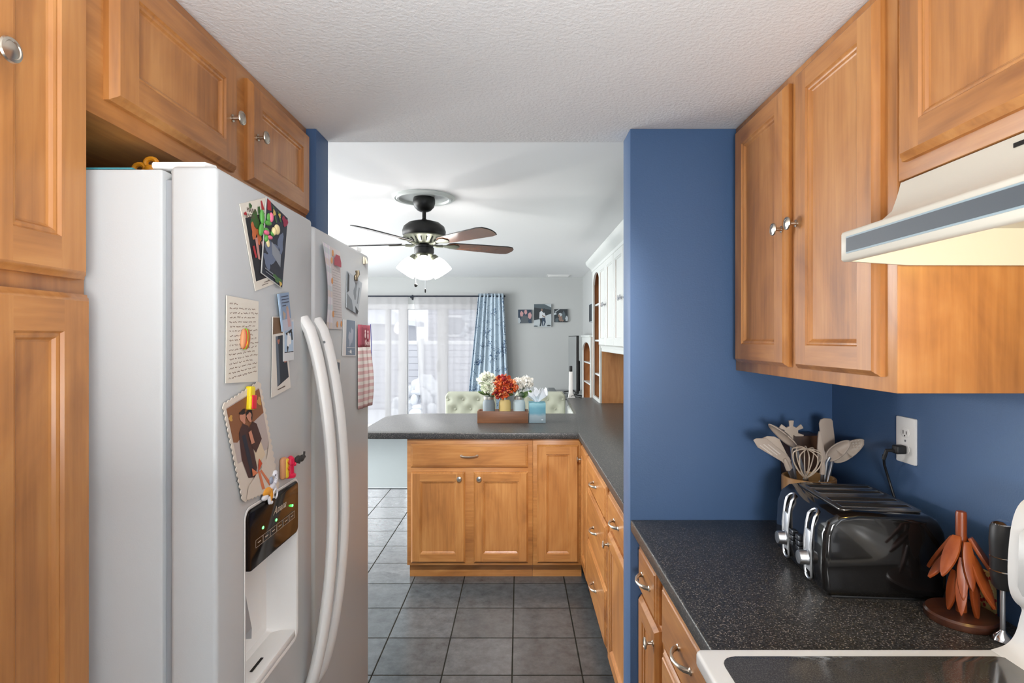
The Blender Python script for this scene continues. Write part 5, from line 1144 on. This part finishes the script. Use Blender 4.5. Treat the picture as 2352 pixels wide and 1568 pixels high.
# curtain rod, curtains
RY = 8.60; RZ = H + 98 * RY / F
rd_ = thing('curtain_rod', 'thin dark curtain rod above the sliding door', 'curtain rod', (-1.8, RY, RZ))
b = MB(); b.cyl((-3.5, RY, RZ), (-.225, RY, RZ), .010, seg=12); b.build('rod', mat('rod_dark', S(36, 42, 54), .4, .5), rd_)
b = MB(); b.lathe([(.010, 0), (.015, .004), (.015, .012), (.008, .018), (0, .02)], o=(-.226, RY, RZ), axis=(1, 0, 0), seg=14); b.build('finial', mat('rod_dark', S(36, 42, 54), .4, .5), rd_)
for x in (-1.655, -.24): b = MB(); b.box((x - .008, RY, RZ - .03), (x + .008, FAR - .0005, RZ - .012)); b.box((x - .012, FAR - .006, RZ - .05), (x + .012, FAR - .0005, RZ + .03)); b.box((x - .008, RY - .012, RZ - .03), (x + .008, RY + .012, RZ - .009)); b.build('bracket', mat('rod_dark', S(36, 42, 54), .4, .5), rd_)
def curtain(name, label, m, xt, xb, zt, zb, n, amp, y, grp=None, th=.0015, nu=150, nv=30, flare=1.0, jit=0.0):
    b = MB(); rn = random.Random(n)
    ph = [rn.random() * .35 for _ in range(20)]
    def f(u, v):
        t = v ** flare; x0 = xt[0] + (xb[0] - xt[0]) * t; x1 = xt[1] + (xb[1] - xt[1]) * t
        uu = u + .012 * math.sin(u * 23 + 2)
        x = x0 + (x1 - x0) * uu; yy = y + amp * (1 + .3 * math.sin(u * 7 + 1)) * math.sin(2 * math.pi * n * u + jit * math.sin(3 * v + u * 5)) * (.75 + .5 * v)
        return (x, yy, zt + (zb - zt) * v)
    b.grid(f, nu, nv); uvs = [(i / nu, j / nv) for j in range(nv + 1) for i in range(nu + 1)]
    o = b.build(name, m)
    ul = o.data.uv_layers.new(name='UVMap')
    for lp in o.data.loops: ul.data[lp.index].uv = uvs[lp.vertex_index]
    if th: md = o.modifiers.new('s', 'SOLIDIFY'); md.thickness = th
    return tag(o, label, 'curtain', grp)
def _cur(nt, N, L, b):
    uv = N.new('ShaderNodeTexCoord'); mp = N.new('ShaderNodeMapping'); mp.inputs['Scale'].default_value = (.62, 2.1, 1); L.new(uv.outputs['UV'], mp.inputs[0])
    v = N.new('ShaderNodeTexVoronoi'); v.inputs['Scale'].default_value = 56; v.inputs['Randomness'].default_value = 1; L.new(mp.outputs[0], v.inputs['Vector'])
    n = N.new('ShaderNodeTexNoise'); n.inputs['Scale'].default_value = 5.5; n.inputs['Detail'].default_value = 2; L.new(mp.outputs[0], n.inputs['Vector'])
    w_ = N.new('ShaderNodeMapRange'); w_.inputs[1].default_value = .46; w_.inputs[2].default_value = .64; w_.inputs[3].default_value = .10; w_.inputs[4].default_value = .50; L.new(n.outputs['Fac'], w_.inputs[0])
    lt = N.new('ShaderNodeMath'); lt.operation = 'LESS_THAN'; L.new(v.outputs['Distance'], lt.inputs[0]); L.new(w_.outputs[0], lt.inputs[1])
    # branches
    n2 = N.new('ShaderNodeTexNoise'); n2.inputs['Scale'].default_value = 7; n2.inputs['Detail'].default_value = 1; n2.inputs['Distortion'].default_value = .8; L.new(mp.outputs[0], n2.inputs['Vector'])
    ab = N.new('ShaderNodeMath'); ab.operation = 'SUBTRACT'; ab.inputs[1].default_value = .5; L.new(n2.outputs['Fac'], ab.inputs[0]); a2 = N.new('ShaderNodeMath'); a2.operation = 'ABSOLUTE'; L.new(ab.outputs[0], a2.inputs[0]); l2 = N.new('ShaderNodeMath'); l2.operation = 'LESS_THAN'; l2.inputs[1].default_value = .006; L.new(a2.outputs[0], l2.inputs[0])
    mxm = N.new('ShaderNodeMath'); mxm.operation = 'MAXIMUM'; L.new(lt.outputs[0], mxm.inputs[0]); L.new(l2.outputs[0], mxm.inputs[1])
    x = N.new('ShaderNodeMix'); x.data_type = 'RGBA'; x.inputs[6].default_value = S(184, 200, 212); sc_ = N.new('ShaderNodeMix'); sc_.data_type = 'RGBA'; sc_.inputs[6].default_value = S(32, 58, 96); sc_.inputs[7].default_value = S(84, 116, 152)
    sp_ = N.new('ShaderNodeSeparateColor'); L.new(v.outputs['Color'], sp_.inputs[0]); L.new(sp_.outputs[1], sc_.inputs[0]); L.new(sc_.outputs[2], x.inputs[7]); L.new(mxm.outputs[0], x.inputs[0]); L.new(x.outputs[2], b.inputs['Base Color']); b.inputs['Roughness'].default_value = .6; b.inputs['Sheen Weight'].default_value = .2
curtain('curtain', 'pale blue curtain with navy leaf print, gathered at the right end of the rod', build_node_mat('leaf_print_cloth', _cur), (-.625, -.235), (-.84, -.12), RZ + .04, .03, 7, .028, RY - .005, th=.002)
def _sheer(nt, N, L, b):
    t = N.new('ShaderNodeBsdfTransparent'); t.inputs[0].default_value = (1, 1, 1, 1)
    tl = N.new('ShaderNodeBsdfTranslucent'); tl.inputs[0].default_value = S(214, 211, 213); d = N.new('ShaderNodeBsdfDiffuse'); d.inputs[0].default_value = S(220, 217, 219)
    m1 = N.new('ShaderNodeMixShader'); m1.inputs[0].default_value = .5; L.new(tl.outputs[0], m1.inputs[1]); L.new(d.outputs[0], m1.inputs[2])
    m2 = N.new('ShaderNodeMixShader'); m2.inputs[0].default_value = .55; L.new(t.outputs[0], m2.inputs[1]); L.new(m1.outputs[0], m2.inputs[2]); L.new(m2.outputs[0], N['Material Output'].inputs['Surface'])
SH = build_node_mat('sheer_voile', _sheer)
curtain('sheer_curtain', 'translucent white sheer curtain hanging left of the gap over the sliding door', SH, (-3.4, -1.71), (-3.4, -1.74), RZ + .02, .17, 11, .006, RY + .072, 'sheer curtains over the sliding door', th=0, nu=300, nv=16)
curtain('sheer_curtain', 'translucent white sheer curtain between the gap and the blue curtain', SH, (-1.64, -.60), (-1.50, -.70), RZ + .02, .10, 8, .006, RY + .072, 'sheer curtains over the sliding door', th=0, nu=220, nv=16)

# ------------------------------------------------------------------ ceiling fan
fx, fy = -.640, 3.79; FZ = 2.115
fn = thing('ceiling_fan', 'black ceiling fan with five walnut blades and four lit glass shades', 'ceiling fan', (fx, fy, LC))
IRON = mat('oil_black_iron', S(28, 28, 27), .42, .3); PEW = mat('aged_pewter', S(120, 122, 108), .38, .7)
b = MB(); b.lathe([(0, -.0005), (.205, -.0005), (.208, -.008), (.196, -.016), (.188, -.012), (.180, -.020), (.168, -.018), (.162, -.006), (.155, -.004), (0, -.004)], o=(fx, fy, LC), seg=64); b.build('ceiling_medallion', mat('medallion_paint', S(212, 218, 214), .35), fn)
b = MB(); b.lathe([(.070, -.004), (.074, -.020), (.074, -.040), (.066, -.066), (.046, -.088), (.026, -.097), (0, -.098)], o=(fx, fy, LC), seg=36); b.build('canopy', IRON, fn)
b = MB(); b.cyl((fx, fy, LC - .09), (fx, fy, FZ + .165), .0135, seg=18); b.lathe([(.018, 0), (.024, .008), (.018, .020), (.014, .024)], o=(fx, fy, FZ + .155), seg=20); b.build('downrod', IRON, fn)
b = MB(); b.lathe([(.02, .165), (.06, .163), (.105, .150), (.136, .125), (.146, .095), (.143, .070), (.132, .055), (.12, .050), (0, .050)], o=(fx, fy, FZ), seg=48); b.build('motor_housing', IRON, fn)
b = MB(); b.lathe([(.138, .062), (.140, .055), (.100, .028), (.075, .012), (.060, .006), (0, .006)], o=(fx, fy, FZ), seg=48); vc = b.build('vent_collar', PEW, fn)
for k in range(20):
    a = 2 * math.pi * k / 20; c_, s_ = math.cos(a), math.sin(a); b = MB(); b.tube([(fx + .122 * c_, fy + .122 * s_, FZ + .040), (fx + .092 * c_, fy + .092 * s_, FZ + .0205)], [.0065, .0045], 6, flat=.6); b.build('vent_slot', BLACKM, vc)
b = MB(); b.lathe([(.05, .006), (.062, -.002), (.060, -.012), (.066, -.018), (.066, -.050), (.060, -.060), (.052, -.075), (.030, -.082), (0, -.083)], o=(fx, fy, FZ), seg=36); b.build('switch_housing', IRON, fn)
b = MB(); b.lathe([(.0, -.060), (.062, -.058), (.064, -.066), (.050, -.085), (.02, -.098), (0, -.100)], o=(fx, fy, FZ), seg=36); b.build('light_fitter', PEW, fn)
WAL = wood('blade_walnut', 0, S(84, 48, 30), S(112, 66, 42), S(134, 84, 54), .16, .6)
for k in range(5):
    a = R(28 + 72 * k); T = Matrix.Translation((fx, fy, FZ)) @ Matrix.Rotation(a, 4, 'Z')
    Tb = T @ Matrix.Translation((0, 0, .012)) @ Matrix.Rotation(R(-13), 4, 'X')
    out_ = [(.17, -.035), (.20, -.048), (.40, -.060), (.60, -.068), (.640, -.060), (.662, -.030), (.668, 0), (.660, .035), (.645, .060), (.60, .068), (.40, .060), (.20, .048), (.17, .035), (.16, 0)]
    b = MB(Tb); b.prism(out_, -.003, .003, .0008, 1); b.mi = 1
    n = len(out_)
    b.tube([(p[0], p[1], 0) for p in out_], .0034, 6, closed=True)
    bl_ = b.build('fan_blade', [WAL, BLACKM], fn)
    b = MB(Tb); P = [(.085, -.012), (.12, -.010), (.16, -.020), (.20, -.034), (.235, -.030), (.255, 0), (.235, .030), (.20, .034), (.16, .020), (.12, .010), (.085, .012)]
    b.prism(P, -.010, -.0045, .002, 2); b.tube([(.05, 0, .0), (.09, 0, -.012), (.13, 0, -.008)], [.012, .010, .010], 8); b.build('blade_bracket', PEW, bl_)
LIT = mat('lit_opal_glass', S(250, 250, 248), .4, emit=(1, .985, .95, 1), estr=5)
for k in range(4):
    a = R(-82 + 90 * k); d = Vector((math.cos(a), math.sin(a), 0)); ax = (d * .54 - Z_ * .84).normalized()
    o = Vector((fx, fy, FZ - .070)) + d * .052
    b = MB(); b.tube([Vector((fx, fy, FZ - .075)), Vector((fx, fy, FZ - .078)) + d * .035, o], [.010, .010, .012], 10); b.lathe([(.012, -.004), (.026, .004), (.033, .022), (.036, .040), (.033, .042)], o=o, axis=ax, seg=24); ar = b.build('shade_holder', PEW, fn)
    b = MB(); b.lathe([(.030, .028), (.042, .040), (.054, .064), (.062, .095), (.066, .125), (.067, .142), (.064, .143), (.059, .096), (.051, .066), (.040, .044), (.028, .031)], o=o, axis=ax, seg=32); b.build('glass_shade', LIT, ar)
    b = MB(); b.ball(o + ax * .085, .024, 14); b.build('bulb', mat('lit_bulb', S(255, 255, 250), .4, emit=(1, .97, .92, 1), estr=9), ar)
for (dx, dy, L, kind) in ((-.048, -.045, .20, 0), (.018, -.064, .235, 1)):
    b = MB(); b.cyl((fx + dx, fy + dy, FZ - .060), (fx + dx, fy + dy, FZ - .06 - L), .0011, seg=6); pc_ = b.build('pull_chain', STEEL, fn)
    b = MB()
    if kind == 0: b.ball((fx + dx, fy + dy, FZ - .072 - L), .0125, 16)
    else: b.lathe([(.003, 0), (.006, .012), (.004, .026), (0, .03)], o=(fx + dx, fy + dy, FZ - .09 - L), seg=12)
    b.build('pull_knob', IRON, pc_)
lamp('fan_bulbs', (fx, fy, FZ - .16), 45, (1, .97, .93), .09)

# ------------------------------------------------------------------ outdoors
SNOW = mat('snow', S(238, 240, 244), .9, bump=(8, .4))
o = solid('snowy_ground', MB().box((-14, FAR + .15, -.3), (9, 30, -.06)), SNOW, 'snow-covered patio beyond the sliding door', 'ground', origin='world'); o['kind'] = 'structure'; del o['category']
def _side(nt, N, L, b):
    tc = N.new('ShaderNodeTexCoord'); s = N.new('ShaderNodeSeparateXYZ'); L.new(tc.outputs['Object'], s.inputs[0]); m = N.new('ShaderNodeMath'); m.operation = 'MULTIPLY'; m.inputs[1].default_value = 7; L.new(s.outputs[2], m.inputs[0]); f_ = N.new('ShaderNodeMath'); f_.operation = 'FRACT'; L.new(m.outputs[0], f_.inputs[0])
    bu = N.new('ShaderNodeBump'); bu.inputs['Strength'].default_value = 1; bu.inputs['Distance'].default_value = .03; L.new(f_.outputs[0], bu.inputs['Height']); L.new(bu.outputs[0], b.inputs['Normal'])
    g = N.new('ShaderNodeMath'); g.operation = 'LESS_THAN'; g.inputs[1].default_value = .10; L.new(f_.outputs[0], g.inputs[0]); x = N.new('ShaderNodeMix'); x.data_type = 'RGBA'; x.inputs[6].default_value = S(214, 214, 220); x.inputs[7].default_value = S(170, 170, 178); L.new(g.outputs[0], x.inputs[0]); L.new(x.outputs[2], b.inputs['Base Color']); b.inputs['Roughness'].default_value = .6
SID = build_node_mat('white_lap_siding', _side)
fe = thing('garden_fence', 'white board fence outside the sliding door, snow on its rail', 'fence', (-1.9, 12.3, -.06))
b = MB(); b.box((-7, 12.3, -.06), (2.5, 12.36, 1.36)); b.build('boards', SID, fe)
b = MB(); b.box((-7, 12.26, 1.36), (2.5, 12.4, 1.44), .01); b.build('top_rail', VINYL, fe)
for i in range(5): b = MB(); b.box((-6.2 + 2.0 * i, 12.25, -.06), (-6.08 + 2.0 * i, 12.37, 1.5), .01); b.build('post', VINYL, fe)
n1 = thing('house', 'neighbouring white house with a dark window beyond the fence, right part of the door view', 'house', (-1.2, 17, -.06))
b = MB(); b.box((-2.75, 17, -.06), (3, 21, 2.75)); b.build('wall', SID, n1)
b = MB(); b.box((-2.25, 16.95, 1.55), (-1.55, 17, 2.2), .01); wf = b.build('window_frame', VINYL, n1); b = MB(); b.box((-2.17, 16.94, 1.62), (-1.63, 16.955, 2.13)); b.build('pane', mat('far_pane', S(165, 168, 176), .2), wf)
b = MB(); b.prism([(-3.1, 2.7), (3.3, 2.7), (.2, 3.3)], -21.3, -16.6, M=FR((0, 0, 0), (1, 0, 0), (0, 0, 1))); b.build('roof', SNOW, n1)
n2 = thing('house', 'low grey shed with a snowy sloped roof beyond the fence, middle of the door view', 'shed', (-4.4, 15, -.06))
b = MB(); b.box((-5.2, 15, -.06), (-3.1, 17, 1.95)); b.build('wall', mat('shed_grey', S(196, 197, 202), .7), n2)
b = MB(); b.prism([(-5.4, 1.95), (-2.9, 1.85), (-2.9, 1.98), (-3.4, 2.28), (-5.4, 2.45)], -17.2, -14.8, M=FR((0, 0, 0), (1, 0, 0), (0, 0, 1))); b.build('roof', SNOW, n2)
def bush(name, label, x, y, h, r, seed, m):
    rn = random.Random(seed); b = MB()
    for i in range(90):
        z = h * rn.random(); q = r * (1 - (z / h) ** 1.2) + .05; a = rn.random() * 6.28; b.ball((x + q * math.cos(a) * rn.random() ** .4, y + q * math.sin(a) * .6, -.06 + z), (.06 + .09 * rn.random(), .08, .05 + .07 * rn.random()), 8)
    solid(name, b, m, label, 'tree')
bush('evergreen_tree', 'snow-dusted evergreen rising in front of the white house', -1.35, 15.4, 2.3, .55, 4, mat('frosted_green', S(196, 200, 206), .9))
bush('evergreen_tree', 'dark evergreen behind the fence at the far left of the door view', -5.7, 14.2, 2.6, 1.1, 5, mat('dark_evergreen', S(140, 143, 146), .9))
bush('snow_heap', 'heap of shovelled snow against the fence, seen through the door', -1.9, 11.4, .75, .8, 6, SNOW)
